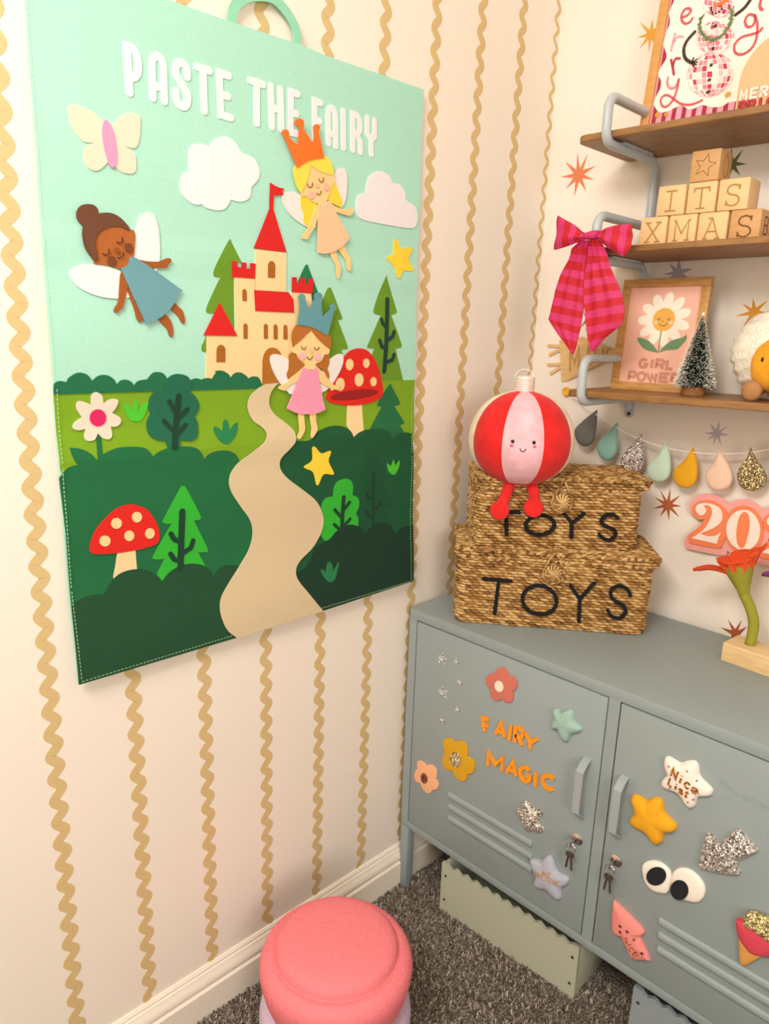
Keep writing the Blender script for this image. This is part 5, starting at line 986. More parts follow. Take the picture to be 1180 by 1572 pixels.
for c, r, ph, lab in (([(.1064,.6333)], .0150, .3, 'larger silver glitter star sticker, top of the left door'), ([(.1468,.6392)], .0088, .7, 'small silver glitter star sticker right of the top larger star'),
                  ([(.1578,.5958)], .0095, .1, 'small silver glitter star sticker upper middle, above the second larger star'), ([(.1137,.5570)], .0150, .6, 'larger silver glitter star sticker below the top one'),
                  ([(.1567,.5323)], .0088, .9, 'small silver glitter star sticker right, above the mustard flower'), ([(.1164,.4894)], .0080, .2, 'small silver glitter star sticker, lowest left')):
    obj('glitter_star', G().prism(D, starpts(c[0], r, ph, .55), 0, .0012), SG, smooth=0, label=lab, cat='sticker', group='silver glitter stars on the left door')
def flowermag(pts, c, col, ea, ccol, cm, label):
    t = magnet(pts, c, .0015, felt(col), label, 'flower_magnet', edge=.004, rings=3)
    obj('flower_centre', G().prism(D, ell3(*ea, n=24), .005, .0068), cm, t, smooth=30, label=ccol+' centre')
flowermag([(.2595,.6702),(.2699,.6716),(.2774,.6660),(.2808,.6589,1),(.2932,.6618),(.3001,.6546),(.2987,.6401),(.2911,.6294,1),(.2947,.6199),(.2913,.6082),(.2796,.6022),(.2688,.6053,1),(.2571,.5962),(.2445,.5965),(.2390,.6055),(.2400,.6155,1),(.2286,.6206),(.2267,.6343),(.2348,.6469),(.2468,.6530,1),(.2512,.6640)], [(.2629,.6324)][0][:2], '#d27463', [(.2609,.6307),(.2713,.6325),(.2619,.6191)], 'cream', felt('#f7e8cf'), 'coral felt flower magnet with cream centre')
flowermag([(.1261,.4501),(.1398,.4597),(.1554,.4571,1),(.1714,.4678),(.1855,.4650),(.1925,.4494),(.1914,.4386,1),(.2069,.4391),(.2131,.4250),(.2076,.4068),(.1926,.3976,1),(.1935,.3859),(.1844,.3760),(.1664,.3741),(.1554,.3863,1),(.1372,.3809),(.1274,.3904),(.1252,.4037),(.1303,.4203,1),(.1244,.4334)], [(.1639,.4193)][0][:2], '#daa414', [(.1631,.4189),(.1780,.4225),(.1644,.4013)], 'gold glitter', glit('#d6bd8e'), 'mustard felt flower magnet with glitter centre')
flowermag([(.0525,.3598),(.0654,.3668),(.0788,.3633,1),(.0955,.3722),(.1089,.3652),(.1107,.3498),(.1082,.3431,1),(.1173,.3349),(.1140,.3205),(.0996,.3105,1),(.0959,.3001),(.0831,.2953),(.0717,.3006),(.0644,.3100,1),(.0510,.3089),(.0449,.3208),(.0494,.3361),(.0536,.3418,1)], [(.0785,.3330)][0][:2], '#f9b88a', [(.0774,.3303),(.0873,.3323),(.0781,.3177)], 'copper glitter', glit('#8e4c34'), 'peach felt flower magnet with copper glitter centre')
obj('grey_sticker', G().prism(D, ell([(.2991,.6248)][0][:2], .0042, .0055, 14), 0, .001), mat('#a3adb0', .5), smooth=0, label='small grey scalloped sticker peeking behind the coral flower magnet', cat='sticker')
magnet([(.3860,.6321),(.3964,.6357),(.4021,.6310),(.4160,.6439),(.4261,.6432),(.4313,.6267),(.4465,.6196),(.4453,.6117),(.4281,.5979),(.4227,.5810),(.4132,.5788),(.4057,.5879),(.3996,.5965),(.3856,.5928),(.3872,.6069),(.3896,.6183)], [(.4108,.6130)][0][:2], .012, felt('#9dbdb0'), 'mint green padded star magnet', 'star_magnet')
magnet([(.3435,.4135),(.3498,.4137),(.3609,.4038),(.3781,.4089),(.3834,.4034),(.3788,.3878),(.3811,.3785),(.3883,.3734),(.3874,.3636),(.3749,.3591),(.3681,.3585),(.3592,.3502),(.3494,.3514),(.3443,.3606),(.3335,.3708),(.3229,.3785),(.3251,.3845),(.3365,.3899),(.3387,.4057)], [(.3603,.3816)][0][:2], .010, glit('#d0c2b6', .9), 'silver glitter padded star magnet on the left door', 'star_magnet')
TXT = mat('#c98d3c', .4)
lil = magnet([(.3667,.2869),(.3716,.2937),(.3914,.3019),(.4012,.3172),(.4108,.3230),(.4191,.3134),(.4278,.2988),(.4497,.3000),(.4541,.2928),(.4504,.2812),(.4402,.2679),(.4423,.2478),(.4380,.2385),(.4275,.2381),(.4108,.2441),(.3871,.2351),(.3810,.2409),(.3826,.2584),(.3722,.2739)], [(.4090,.2750)][0][:2], .011, felt('#b4b7c6'), 'lilac grey padded star magnet lettered WE BELIEVE', 'star_magnet')
def text(parent, word, frs, wd, w0, m, lab=None, font=STD):
    g = G(warp=onpad(parent.name))
    fine = {ch: [[tuple(Vector(a[:2]).lerp(Vector(b[:2]), k/4)) for a, b in zip(st, st[1:]) for k in range(4)]+[st[-1]] for st in font[ch]] for ch in set(word)}
    for ch, fr in zip(word, frs): glyph(g, D, ch, fr, wd, -.0006, .0006, None, fine, rnd=False)
    return obj('lettering', g, m, parent, smooth=0, label=lab)
def line(a, b, up, n, fill=.72, sp=None):
    """letter boxes along a baseline on the surface"""
    a, b, up = [Vector(q[:2]) for q in (a, b, up)]; d = (b-a)/n
    return [(a+d*i, a+d*i+(up-a), a+d*i+d*fill) for i in range(n)]
text(lil, 'WE', line(*[(.4018,.2797),(.4236,.2853),(.4019,.2887)], 2), .0012, .0148, TXT)
text(lil, 'BELIEVE', line(*[(.3858,.2678),(.4411,.2760),(.3867,.2781)], 7), .0012, .0136, TXT, 'gold WE BELIEVE lettering')
magnet([(.5555,.5318),(.5603,.5391),(.5696,.5411),(.5829,.5389),(.5945,.5510),(.6053,.5550),(.6112,.5480),(.6159,.5332),(.6346,.5236),(.6389,.5152),(.6347,.5064),(.6207,.4960),(.6194,.4796),(.6133,.4693),(.6053,.4670),(.5882,.4787),(.5666,.4788),(.5590,.4845),(.5611,.4955),(.5656,.5054),(.5591,.5214)], [(.5951,.5118)][0][:2], .015, felt('#efaa16'), 'bright yellow padded star magnet on the right door', 'star_magnet')
nl = magnet([(.6035,.6315),(.6092,.6370),(.6198,.6359),(.6302,.6352),(.6412,.6445),(.6526,.6489),(.6587,.6423),(.6641,.6266),(.6829,.6154),(.6859,.6091),(.6830,.6009),(.6658,.5896),(.6627,.5720),(.6580,.5649),(.6509,.5646),(.6335,.5796),(.6083,.5783),(.6038,.5853),(.6067,.5938),(.6113,.6049),(.6048,.6183)], [(.6402,.6060)][0][:2], .012, felt('#f8ece0'), 'white padded star magnet lettered Nice List', 'star_magnet')
GT = glit('#c07a30', 1.6)
text(nl, 'Nice', line(*[(.6213,.6109),(.6691,.5968),(.6234,.6263)], 4), .0034, .0152, GT)
text(nl, 'List', line(*[(.6186,.5934),(.6553,.5838),(.6205,.6059)], 4), .0034, .0150, GT, 'gold glitter Nice List lettering')
g = G(warp=onpad(nl.name))
for q in [(.6458,.6314),(.6622,.6212),(.6608,.5849),(.6153,.6250),(.6219,.5875),(.6537,.5773)]: g.prism(D, starpts(q, .0022, .3), -.0006, .0006)
obj('tiny_star', g, mat('#8a6a4a', .5), nl, smooth=0, kind='stuff')
magnet([(.7294,.5632),(.7354,.5643),(.7615,.5489),(.7628,.5426),(.7374,.5117,1),(.7457,.4963),(.7455,.4910),(.7396,.4862),(.7143,.4750),(.6867,.4661),(.6829,.4720),(.6856,.5250),(.6904,.5331),(.6973,.5335),(.7088,.5251,1),(.7256,.5574)], [(.7171,.5101)][0][:2], .012, glit('#cfc6bf', .9), 'silver glitter padded arrow magnet', 'arrow_magnet', n=3)
ey_ = thing('eyes_magnet', D @ Vector(([(.6474,.3687)][0][0], [(.6474,.3687)][0][1], 0)), 'pair of white cartoon eyes magnet with black pupils', 'magnet')
for pts, c, pc in (([(.5910,.4064),(.5939,.4194),(.6059,.4310),(.6185,.4357),(.6318,.4340),(.6410,.4263),(.6438,.4121),(.6445,.4002),(.6401,.3875),(.6322,.3806),(.6152,.3751),(.5996,.3828)], [(.6181,.4052)], [(.6191,.4106),(.6327,.4075),(.6099,.3906)]),
                   ([(.6432,.4264),(.6483,.4393),(.6597,.4488),(.6738,.4516),(.6889,.4455),(.6975,.4344),(.6987,.4184),(.6927,.4036),(.6814,.3955),(.6631,.3914),(.6494,.3985),(.6434,.4118)], [(.6706,.4219)], [(.6607,.4095),(.6731,.4036),(.6527,.3902)])):
    cc = c[0][:2]; P = sm(pts, 4)
    obj('eye_white', G().pillow(D, P, cc, 0, .004, .0055, rings=6, pw=.35), felt('#faf0e2'), ey_, smooth=60)
    g = G().prism(D, ell3(*pc, n=28), .003, .0105); obj('pupil', g, felt('#17171f'), ey_, smooth=30, label='black pupil')
pa = magnet([(.5471,.3054),(.5524,.3090),(.5754,.3019),(.5982,.2933),(.6093,.2850),(.6088,.2779),(.6014,.2717,1),(.6258,.2379),(.6216,.2307),(.5999,.2162),(.5925,.2196),(.5707,.2477,1),(.5624,.2450),(.5536,.2458),(.5490,.2650)], [(.5826,.2662)][0][:2], .010, felt('#f6928a'), 'pink padded arrow magnet lettered NICE', 'arrow_magnet', n=3)
text(pa, 'NICE', [(Vector(a[:2]), Vector(b[:2]), Vector(c[:2])) for a, b, c in ([(.5808,.2545),(.5842,.2588),(.5845,.2477)], [(.5868,.2468),(.5928,.2549),(.5892,.2429)], [(.5904,.2406),(.5967,.2483),(.5946,.2336)], [(.5970,.2322),(.6046,.2422),(.6012,.2252)])], .0016, .0125, GT, 'gold NICE lettering')
g = G(warp=onpad(pa.name))
for q in [(.5694,.2738),(.5837,.2722),(.5708,.2622),(.6141,.2454)]: g.prism(D, starpts(q, .0042, .3, .35), -.0006, .0006)
obj('black_star', g, mat('#1c1416', .5), pa, smooth=0, kind='stuff', label='small black stars')
g = G(warp=onpad(pa.name)).prism(D, starpts([(.5973,.2637)][0], .004, .3, .35), -.0006, .0006); obj('gold_star', g, GT, pa, smooth=0)
ic = thing('ice_cream_magnet', D @ Vector(([(.7893,.3417)][0][0], [(.7732,.3296)][0][1], 0)), 'padded ice cream cone magnet, pink with gold glitter topping', 'magnet')
obj('cone', G().pillow(D, sm([(.7591,.3881,1),(.7652,.3504),(.7690,.3349),(.7747,.3348),(.7804,.3414),(.8015,.3758,1),(.8053,.3936,1),(.7762,.4002,1)], 3), [(.7766,.3672)][0][:2], 0, .003, .007), felt('#dfa04e'), ic, label='tan cone')
obj('scoop', G().pillow(D, sm([(.7529,.4075),(.7555,.4129),(.7629,.4157),(.7835,.4245),(.8092,.4235),(.8256,.4111),(.8260,.3952),(.8113,.3816),(.7957,.3715),(.7810,.3671),(.7687,.3755),(.7584,.3877)], 3), [(.7856,.3958)][0][:2], 0, .006, .009), felt('#dd4658'), ic, label='pink scoop')
obj('topping', G().pillow(D, sm([(.7637,.4174),(.7651,.4306),(.7745,.4411),(.7848,.4440),(.7973,.4458),(.8101,.4440),(.8220,.4338),(.8223,.4180),(.8133,.4089),(.8031,.4069),(.7941,.4100),(.7854,.4106),(.7761,.4150),(.7692,.4102)], 3), [(.7916,.4271)][0][:2], .004, .007, .008), glit('#dcc084', .9), ic, label='gold glitter topping')

# ================================================================ TOY BASKETS
STRAW = mat('#b98a4c', .75, 'straw')
YARN = mat('#080607', .95, 'cloth')
def woven(rows_fn, ns, nr, closed, pitch, amp, seed, grain=.0155):
    """rows_fn(s in 0..1, t in 0..1) -> (point, normal, arclength); rows of twisted seagrass grains"""
    rg = random.Random(seed); K_ = 5; vs = []; fs = []; tone = []; pm_ = {}
    cols = ns if closed else ns+1
    for i in range(nr):
        ph = rg.uniform(-.12, .12)+.5*(i % 2)
        for k in range(K_):
            q = k/(K_-1); t = (i+q)/nr
            for c in range(cols):
                p, n, L_ = rows_fn(c/ns, t)
                x = L_/grain+ph+.55*(q-.5)+.1*sin(L_*40+i); gi = math.floor(x); f = x-gi
                if (i, gi) not in pm_: pm_[(i, gi)] = (rg.uniform(-.5, .45), rg.uniform(.6, 1.3))
                tn, am = pm_[(i, gi)]
                prof_ = (1-(2*q-1)**2)**.5
                d = amp*am*prof_*(.12+.88*abs(sin(pi*f))**.6)
                vs.append(p+n*d); tone.append(.28+tn*.6+.35*prof_*sin(pi*f))  # random tone per grain, plus shade between the strands put into the colour
    R_ = nr*K_
    for r in range(R_-1):
        for c in range(ns):
            c2 = (c+1) % cols; fs.append((r*cols+c, r*cols+c2, (r+1)*cols+c2, (r+1)*cols+c))
    return vs, fs, tone
def rrect(w, d, r, n):
    """rounded rectangle sampled evenly; returns (x, y, nx, ny, arclength)"""
    segs = []; per = 2*(w+d-4*r)+2*pi*r
    out = []
    for i in range(n):
        s = per*i/n; s0 = s
        for (L_, kind, o, dirn, nrm) in ((w-2*r, 0, (r, 0), (1, 0), (0, -1)), (pi*r/2, 1, (w-r, r), -pi/2, None), (d-2*r, 0, (w, r), (0, 1), (1, 0)), (pi*r/2, 1, (w-r, d-r), 0, None),
                                     (w-2*r, 0, (w-r, d), (-1, 0), (0, 1)), (pi*r/2, 1, (r, d-r), pi/2, None), (d-2*r, 0, (0, d-r), (0, -1), (-1, 0)), (pi*r/2, 1, (r, r), pi, None)):
            if s <= L_+1e-9:
                if kind == 0: out.append((o[0]+dirn[0]*s, o[1]+dirn[1]*s, nrm[0], nrm[1], s0))
                else: a = dirn+s/r; out.append((o[0]+r*cos(a), o[1]+r*sin(a), cos(a), sin(a), s0))
                break
            s -= L_
    return out, per
def braid(path, r, seed, tw=110, closed=True):
    """two twisted strands along a closed path"""
    g = G(); g.tone = []; rg = random.Random(seed)
    P = [Vector(p) for p in path]; n = len(P); acc = 0
    for s in (0, 1):
        pts = []; acc = 0
        for i in range(n):
            t = (P[(i+1) % n]-P[i-1]).normalized(); u = t.cross(Vector((0, 0, 1))); u = u.normalized() if u.length > 1e-5 else Vector((1, 0, 0)); w = u.cross(t)
            a = acc*tw*2+s*pi; pts.append(P[i]+(u*cos(a)+w*sin(a))*r*.55); acc += (P[(i+1) % n]-P[i]).length
        o = len(g.v); g.tube(pts, r*.75, seg=6, closed=closed)
        tn = [rg.uniform(.1, .75) for _ in range(n//3+2)]
        g.tone += [tn[(k//6)//3] for k in range(len(g.v)-o)]
    return g
def basket(F, wdt, dep, z0, h, flare, lidz, lidh, over, ovl, label, seed, letters, B, bt_c, bt_r, rows):
    """F: matrix with X along the front, Y into the corner, Z up, origin at the front-left-bottom corner"""
    t = thing('toy_basket', F @ Vector((wdt/2, dep/2, 0)), label, 'basket', 'lidded seagrass toy baskets')
    n = int(2*(wdt+dep)/.0024); base, per = rrect(wdt, dep, .018, n)
    F3 = F.to_3x3()
    def wall(s, t_):
        q = base[int(round(s*n)) % n]; k = flare*t_-.004*(1-min(1, t_*8))**2
        return F @ Vector((q[0]+q[2]*k, q[1]+q[3]*k*.6, h*t_)), F3 @ Vector((q[2], q[3], 0)), q[4]
    v_, f_, tn = woven(wall, n, rows, True, 0, .0046, seed)
    g = G(); g.add(v_, f_); g.tone = tn; obj('woven_wall', g, STRAW, t, smooth=180)
    x0, x1, y0, y1 = -flare-ovl, wdt+flare+over, -flare*.6-.0015, dep+.002
    L_n = int((x1-x0)/.0024)
    def top(s, u):
        x = x0+(x1-x0)*s; y = y0+(y1-y0)*u
        return F @ Vector((x, y, lidz+lidh+.004*sin(pi*s)*sin(pi*u))), F3 @ Vector((0, 0, 1)), x-x0
    v_, f_, tn = woven(top, L_n, int((y1-y0)/.0062), False, 0, .0046, seed+1)
    g = G(); g.add(v_, f_); g.tone = tn
    lid = obj('lid', g, STRAW, t, smooth=180)
    lb, _ = rrect(x1-x0, y1-y0, .008, int(2*(x1-x0+y1-y0)/.0024)); nl_ = len(lb)
    def rim(s, u):
        q = lb[int(round(s*nl_)) % nl_]
        return F @ Vector((q[0]+x0, q[1]+y0, lidz+lidh*u)), F3 @ Vector((q[2], q[3], 0)), q[4]
    v_, f_, tn = woven(rim, nl_, max(2, int(lidh/.0058)), True, 0, .0046, seed+2)
    g = G(); g.add(v_, f_); g.tone = tn; obj('lid_rim', g, STRAW, lid, smooth=180)
    for zz, rr_, off, nm in ((lidz+lidh-.001, .0042, .001, 'rim_braid'), (h-.004, .0034, None, 'rim_braid')):
        if off is not None: path = [F @ Vector((q[0]+x0+q[2]*off, q[1]+y0+q[3]*off, zz)) for q in lb]
        else: path = [F @ Vector((q[0]+q[2]*(flare+.002), q[1]+q[3]*(flare*.6+.002), zz)) for q in base]
        o = obj(nm, braid(path, rr_, seed+3), STRAW, t, smooth=60)
    # plain dark brown block filling the inside, up to the gap under the lid
    g = G().box((.006, .006, .001), (wdt-.006, dep-.006, h-.006), M=F); obj('inner_block', g, mat('#5a3d1a', .9), t)
    # letters in black yarn
    for ch, sts in letters:
        g = G()
        for i, s_ in enumerate(sts):
            if len(s_) == 3 and ch == 'O': s_ = ell3(*s_, n=26); g.ribbon(B, s_, .0072, .001, .0078, closed=True)
            else: g.ribbon(B, smo(raw(s_), 4) if ch == 'S' else s_, .0072, .001, .0078+i*.0001)
        obj('letter', g, YARN, t, smooth=40, label='black yarn letter')
    # toggle button and loop
    c = bt_c; g = G(); g.tone = []; rg = random.Random(seed+5)
    for k in range(14):
        a = k*2*pi/14; P = []
        for j in range(9):
            ph = -.15+(pi/2+.15)*j/8; rad = bt_r*cos(ph)+.0004; P.append(B @ Vector((c[0]+rad*cos(a+.5*j/8), c[1]+rad*sin(a+.5*j/8), .009+bt_r*.55*sin(ph))))
        o = len(g.v); g.tube(P, bt_r*.2, seg=6, rf=lambda q: 1-.55*q); g.tone += [rg.uniform(.35, .85)]*(len(g.v)-o)
    g2 = len(g.v); g.ball(B @ Vector((c[0], c[1], .008)), (bt_r*.8,)*3, seg=12, rings=8, M=B.to_3x3().to_4x4() @ Matrix.Diagonal((1, 1, .6, 1))); g.tone += [.3]*(len(g.v)-g2)
    obj('toggle_button', g, STRAW, t, smooth=60)
    P = [B @ Vector((c[0]+x*bt_r, c[1]+y*bt_r, w+.003)) for x, y, w in smo([(-.1, 2.7, .010), (-.5, 2.0, .0105), (-1.0, 1.0, .009), (-1.28, 0, .008), (-.95, -.85, .008), (0, -1.25, .008), (.95, -.85, .008), (1.28, 0, .008), (1.0, 1.0, .009), (.5, 2.0, .0105), (.1, 2.7, .010)], 5)]
    o = braid(P, .0023, seed+6, tw=210, closed=False); obj('loop', o, STRAW, t, smooth=60)
    return t
def basis(Bm):
    X = Bm.to_3x3().col[0]; Zo = Bm.to_3x3().col[2]; o = Bm.translation
    m = Matrix.Identity(4)
    for i in range(3): m[i][0] = X[i]; m[i][1] = -Zo[i]; m[i][2] = (0, 0, 1)[i]; m[i][3] = o[i]
    return m
B1, B2 = PL['B1'], PL['B2']
basket(basis(B1), .389, .172, .72, .152, .003, .146, .018, .009, .004, 'larger lower seagrass toy basket lettered TOYS on the cabinet', 11,
   (('T', ([(.0530,.1021),(.1095,.1006)], [(.0846,.1001),(.0812,.0272)])), ('O', ([(.1704,.0636),(.2050,.0645),(.1670,.0951)],)), ('Y', ([(.2300,.1001),(.2513,.0722),(.2768,.1090)], [(.2513,.0722),(.2540,.0235)])),
    ('S', ([(.3502,.0881),(.3410,.1020),(.3253,.1058),(.3126,.0978),(.3122,.0840),(.3251,.0715),(.3402,.0634),(.3448,.0498),(.3345,.0375),(.3188,.0393),(.3098,.0513)],))), B1, [(.1929,.1242)][0][:2], .0165, 25)
basket(basis(B2), .333, .160, .888, .128, .0, .128, .018, .013, .0005, 'smaller upper seagrass toy basket lettered TOYS, under the bauble plush', 31,
   (('T', ([(.0307,.0749),(.0840,.0755)], [(.0584,.0746),(.0617,.0289)])), ('O', ([(.1288,.0504),(.1579,.0527),(.1270,.0708)],)), ('Y', ([(.1747,.0777),(.1933,.0559),(.2162,.0771)], [(.1933,.0559),(.1953,.0272)])),
    ('S', ([(.2849,.0712),(.2735,.0778),(.2589,.0732),(.2535,.0608),(.2643,.0521),(.2801,.0465),(.2848,.0355),(.2761,.0245),(.2624,.0253),(.2523,.0340)],))), B2, [(.1677,.0997)][0][:2], .016, 21)

# ================================================================ BAUBLE PLUSH
px, py, pz = .1835, -.2915, 1.109
bp = thing('bauble_plush', (px, py, 1.035), 'red and pink striped round bauble plush with smiling face, sitting on the baskets', 'plush toy')
face_az = math.atan2(-1.5371-py, 1.03755-px)+.045
VR = mat('#e3140f', .85, 'plush', sheen=.12, scale=1, bump=.7); VP = mat('#f8bfc8', .85, 'plush', sheen=.12, bump=.7); VC = mat('#fbe2c6', .85, 'plush', sheen=.12, bump=.7)
RX, RZ = .1060, .0965
def body_r(th, ph):
    """th azimuth from the face, ph polar from top"""
    s = ((th/(pi/4)) % 1)-.5; lob = 1-.035*(1-min(1, abs(abs(s)-.0)*0+1))-.03*(1-abs(cos(pi*(s))))**2
    return lob
for k in range(8):
    g = G(); nu, nv = 10, 30; vs = []; fs = []
    for i in range(nv+1):
        for j in range(nu+1):
            ph = pi*(.025+.95*i/nv); a = (k-.5+j/nu)*pi/4; s = abs(j/nu-.5)*2
            lob = 1-.030*s**4
            r = sin(ph)**.88*RX*lob; z = cos(ph)*RZ*(1 if ph < pi/2 else .95)
            z -= .004*sin(ph)**6
            vs.append(Vector((px+r*cos(face_az+a), py+r*sin(face_az+a), pz+z)))
    for i in range(nv):
        for j in range(nu): fs.append((i*(nu+1)+j, (i+1)*(nu+1)+j, (i+1)*(nu+1)+j+1, i*(nu+1)+j+1))
    g.add(vs, fs); kk = k % 4
    obj('panel', g, (VP, VR, VC, VR)[kk], bp, smooth=180, label=('pink panel', 'red panel', 'cream panel', 'red panel')[kk])
obj('stuffing', G().ball((px, py, pz-.004), (RX*.93, RX*.93, RZ*.95)), VR, bp)
def onball(a, z, extra=0):
    zz = (z+.004)/RZ if z > 0 else z/(RZ*.95); ph = math.acos(max(-1, min(1, zz))); r = sin(ph)**.88*RX+extra
    return Vector((px+r*cos(face_az+a), py+r*sin(face_az+a), pz+z))
for sa in (-1, 1):
    c = onball(sa*.190, .0085, -.0005); obj('eye', G().ball(c, (.0035,)*3, seg=14, rings=10), mat('#120a0a', .15), bp, label='black bead eye')
    c = onball(sa*.205, .0005, -.0012); Mf = Matrix.Rotation(face_az+sa*.205, 4, 'Z'); g = G().ball(c, (.0022, .0042, .0030), seg=14, rings=8, M=Mf); obj('cheek', g, mat('#e8697d', .9), bp, label='rosy cheek')
obj('smile', G().tube([onball(a, z, .0006) for a, z in smo([(-.052, -.0035), (-.030, -.0080), (0, -.0098), (.030, -.0080), (.052, -.0035)], 4)], .0009, seg=6), mat('#2a1010', .5), bp)
pr = [(.0172, -.004), (.0178, .0)]
for i in range(7): z = .002+i*.0045; pr += [(.0180, z), (.0188, z+.0021), (.0176, z+.0042)]
pr += [(.0170, .0355), (.012, .0375), (.0001, .038)]
CAPM = mat('#f6ece4', .28, metal=.35)
obj('cap', G().lathe(pr, Matrix.Translation((px, py, pz+.089)), seg=28), CAPM, bp, smooth=50, label='ribbed pearly cap')
Mf = Matrix.Rotation(face_az, 4, 'Z')
obj('hanging_loop', G().tube([Vector((px, py, pz+.122))+Mf @ Vector((0, .0185*cos(pi*i/14)-.003, .017*sin(pi*i/14))) for i in range(15)], .0007, seg=6), mat('#f3ece0', .6), bp)
FT = mat('#e61a16', .9, 'plush', sheen=.12)
def b2(q, w): return B2 @ Vector((q[0], q[1], w))
for hip, mid, ft_, r1 in (([(.0628,.1352)], [(.0520,.1138)], [(.0419,.0881)], 1), ([(.1038,.1376)], [(.1093,.1201)], [(.1094,.0959)], 1)):
    h_, m_, f_ = b2(hip[0], -.004), b2(mid[0], .016)-Vector((0, 0, .003)), b2(ft_[0], .018)-Vector((0, 0, .006))
    obj('leg', G().tube(smo([tuple(h_+(h_-m_)*.3), tuple(h_), tuple(m_), tuple(f_)], 5), .0112, seg=16), FT, bp, smooth=180)
    d_ = Vector((cos(face_az), sin(face_az), .12)).normalized(); q_ = d_.to_track_quat('Z', 'Y').to_matrix().to_4x4()
    pf = [(.0001, -.012), (.012, -.0105), (.0175, -.004), (.0198, .004), (.0198, .010), (.0170, .0150), (.0001, .0165)]
    obj('foot', G().lathe(pf, Matrix.Translation(f_) @ q_, seg=24), FT, bp, smooth=50)

# ================================================================ FELT FLOWERS IN A WOOD BLOCK
fbm = Matrix.Translation((.5795, -.1448, .72)) @ Matrix.Rotation(-.085, 4, 'Z')
fb_ = thing('flower_stand', fbm @ Vector((.15, .031, 0)), 'pale grooved wooden block holding felt flowers at the right of the cabinet', 'flower stand')
PALE = mat('#f3d6a4', .6, 'wood', h2='#e9c690')
g = G().box((0, 0, 0), (.30, .062, .0365), M=fbm, bev=.0012); obj('block', g, PALE, fb_, smooth=30)
g = G()
for i in range(9):
    z = .0045+i*.0034; g.box((.002, -.0006, z), (.298, .0004, z+.0011), M=fbm)
obj('groove_lines', g, mat('#e5c391', .7, 'wood', h2='#d9b27c'), fb_, smooth=0, kind='stuff')
def flower(sx, sy, pc, pc2, sc, name, label, petals, lean):
    base = Vector((sx, sy, .7560)); t = thing('felt_flower', base, label, 'flower')
    top = base+Vector((lean*.024, .0, .094)); hd = base+Vector((lean*.043, .0, .150))
    axis = Vector((lean*.32, -.05, 1)).normalized(); xa = (Vector((1, 0, 0))-axis*axis.x).normalized(); ya = axis.cross(xa)
    q = Matrix(((xa.x, ya.x, axis.x), (xa.y, ya.y, axis.y), (xa.z, ya.z, axis.z))).to_4x4()
    g = G().tube(smo([tuple(base), tuple(base+Vector((.001, 0, .04))), tuple(base+Vector((lean*.009, 0, .07))), tuple(top)], 5), .0095, seg=14)
    obj('stem', g, felt(sc), t, smooth=180, label='green felt stem')
    Mh = Matrix.Translation(hd) @ q
    # cup flaring from the stem
    pr = [(.0094, -.062), (.0115, -.050), (.0165, -.036), (.0215, -.022), (.0260, -.010), (.0280, 0)]
    obj('cup', G().lathe(pr+[(.0255, 0.0), (.012, -.02), (.0001, -.028)], Mh, seg=24), felt(sc), t, smooth=60, label='green flared cup')
    for (az, ln, wd, lift, droop) in petals:
        vs = []; fs = []; n, m_ = 10, 10
        for side in (1, -1):
            for i in range(n+1):
                u = i/n; r = .019+ln*u; z = -.016+lift*sin(min(1, u*1.5)*pi/2)+droop*u*u
                ww = wd*(.55+.9*sin(pi*min(1, .12+u*.88))**.8)*.5*(1 if u < .85 else sqrt(max(0, 1-((u-.85)/.15)**2))*.95+.05)
                for j in range(m_+1):
                    v = -1+2*j/m_; th = .0034*sqrt(max(0, 1-v*v))*(1 if u < .9 else .6)
                    p = Vector((r, ww*v, z+side*th+.004*v*v))
                    vs.append(Mh @ (Matrix.Rotation(az, 4, 'Z') @ p))
        o2 = (n+1)*(m_+1)
        for i in range(n):
            for j in range(m_):
                a = i*(m_+1)+j; fs.append((a, a+m_+1, a+m_+2, a+1)); fs.append((o2+a, o2+a+1, o2+a+m_+2, o2+a+m_+1))
        for j in range(m_): a = n*(m_+1)+j; fs.append((a, o2+a, o2+a+1, a+1))
        g = G(); g.add(vs, fs); obj('petal', g, felt(pc if az else pc2), t, smooth=60)
    obj('flower_heart', G().ball(Mh @ Vector((0, 0, -.008)), (.013, .013, .008)), felt('#e3a01c'), t)
D2 = radians
petal_set = [(D2(198), .062, .024, .016, -.002), (D2(238), .016, .034, .024, .0), (D2(272), .018, .036, .026, .0), (D2(306), .018, .034, .026, .0), (D2(340), .028, .026, .028, .010), (D2(12), .036, .026, .028, .020), (D2(55), .034, .028, .026, .008), (D2(100), .034, .028, .026, .004), (D2(145), .036, .026, .022, .0)]
flower(.618, -.1155, '#ee5320', '#ee5320', '#98952a', 'felt_flower', 'orange felt flower with olive stem, left of the block', petal_set, -1)
flower(.7085, -.1210, '#8a3a80', '#8a3a80', '#98952a', 'felt_flower', 'purple felt flower cut off by the right edge', [(a, l*.9+.006, w*1.1, .024, -.006) for a, l, w, _, _ in petal_set], -.1)

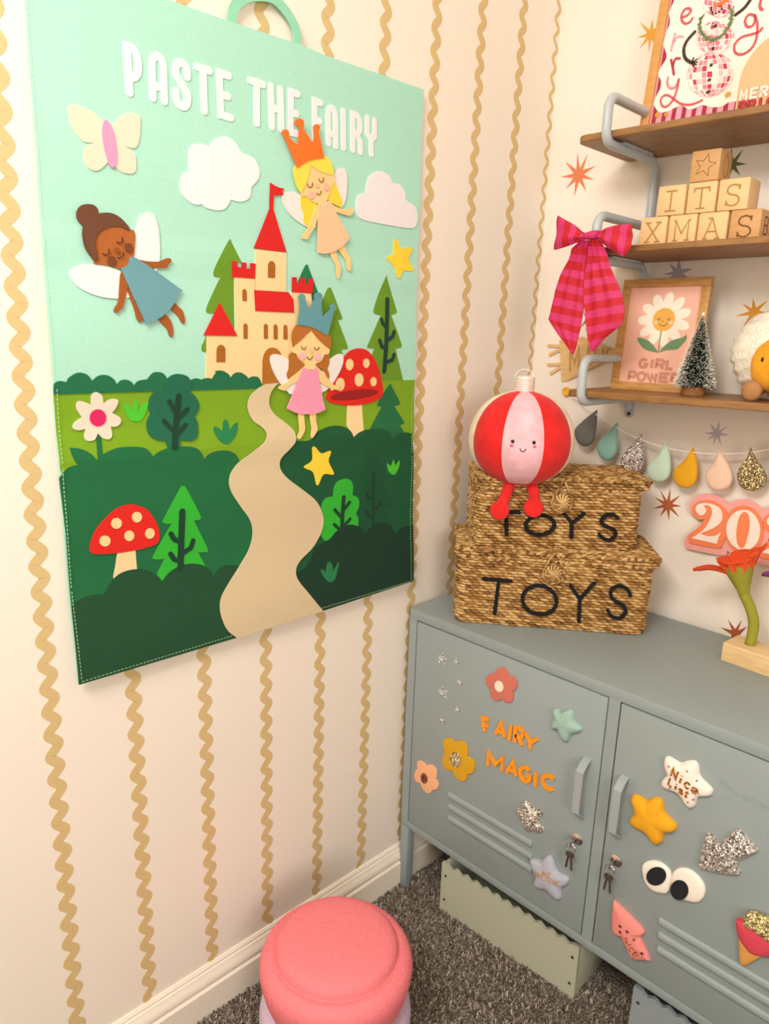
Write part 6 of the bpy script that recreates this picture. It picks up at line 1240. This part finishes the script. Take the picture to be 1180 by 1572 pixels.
# ================================================================ CRATES UNDER THE CABINET
def crate(M, w, d, h, col, label, nsc):
    t = thing('storage_crate', M @ Vector((w/2, d/2, 0)), label, 'crate', 'scalloped metal storage crates')
    m = mat(col, .5, 'metalpaint')
    fr_ = Matrix(((1, 0, 0, 0), (0, 0, -1, 0), (0, 1, 0, 0), (0, 0, 0, 1)))
    for nm, y in (('front_panel', .009), ('back_panel', d)):
        P = [(0, 0), (w, 0), (w, h)]; n = nsc*10
        for i in range(n+1):
            x = w-.012-(w-.024)*i/n; P.append((x, h-.0035+.0035*cos(2*pi*(x-.012)/((w-.024)/nsc))))
        P.append((0, h))
        g = G().prism(M @ Matrix.Translation((0, y, 0)) @ fr_, P, 0, .009); obj(nm, g, m, t, smooth=30)
    for x in (0, w-.009): obj('side_panel', G().box((x, .009, 0), (x+.009, d-.009, h-.004), M=M, bev=.001), m, t)
    obj('base_panel', G().box((.009, .009, .001), (w-.009, d-.009, .010), M=M), m, t)
    g = G()
    for x in (.012, w-.012):
        for z in (h*.26, h*.76): g.lathe([(.0001, .0004), (.0034, .0004), (.0036, 0)], M @ Matrix.Translation((x, 0, z)) @ fr_, seg=12)
    obj('screw_hole', g, mat('#4c4a42', .5, metal=.3), t, smooth=0)
crate(Matrix.Translation((.1285, -.394, .0005)) @ Matrix.Rotation(.049, 4, 'Z'), .3475, .235, .128, '#bfc0a8', 'sage cream storage crate with scalloped top under the left door', 12)
crate(Matrix.Translation((.5915, -.375, .0005)) @ Matrix.Rotation(.02, 4, 'Z'), .3475, .235, .124, '#98a2a5', 'blue-grey storage crate with scalloped top under the right door', 12)

# ================================================================ FOAM STOOL
sx_, sy_ = .2265, -.804
stl = thing('foam_stool', (sx_, sy_, 0), 'round pink foam stepping stone stacked on a lilac one by the left wall', 'stool')
def dome(z): return [(.1362, z+.002), (.1330, z+.010), (.1275, z+.0165), (.1200, z+.0205), (.1140, z+.0215), (.1118, z+.0205), (.1105, z+.0215), (.1100, z+.0260), (.1080, z+.0330), (.1030, z+.0390), (.095, z+.0425), (.08, z+.0455), (.05, z+.048), (.0001, z+.049)]
obj('lilac_stone', G().lathe([(.124, 0), (.131, .004), (.1365, .03), (.1385, .08), (.1385, .105), (.1365, .118), (.131, .126), (.12, .130), (.0001, .131)], Matrix.Translation((sx_, sy_, 0.0005)), seg=72), mat('#c9b3c9', .8, 'foam'), stl, smooth=80, label='lilac lower stone')
obj('pink_stone', G().lathe([(.110, .131), (.116, .134), (.1235, .148), (.130, .166), (.1350, .186), (.1372, .200), (.1375, .208)]+dome(.215), Matrix.Translation((sx_, sy_, 0)), seg=96), mat('#f37f86', .8, 'foam'), stl, smooth=80, label='pink upper stone')
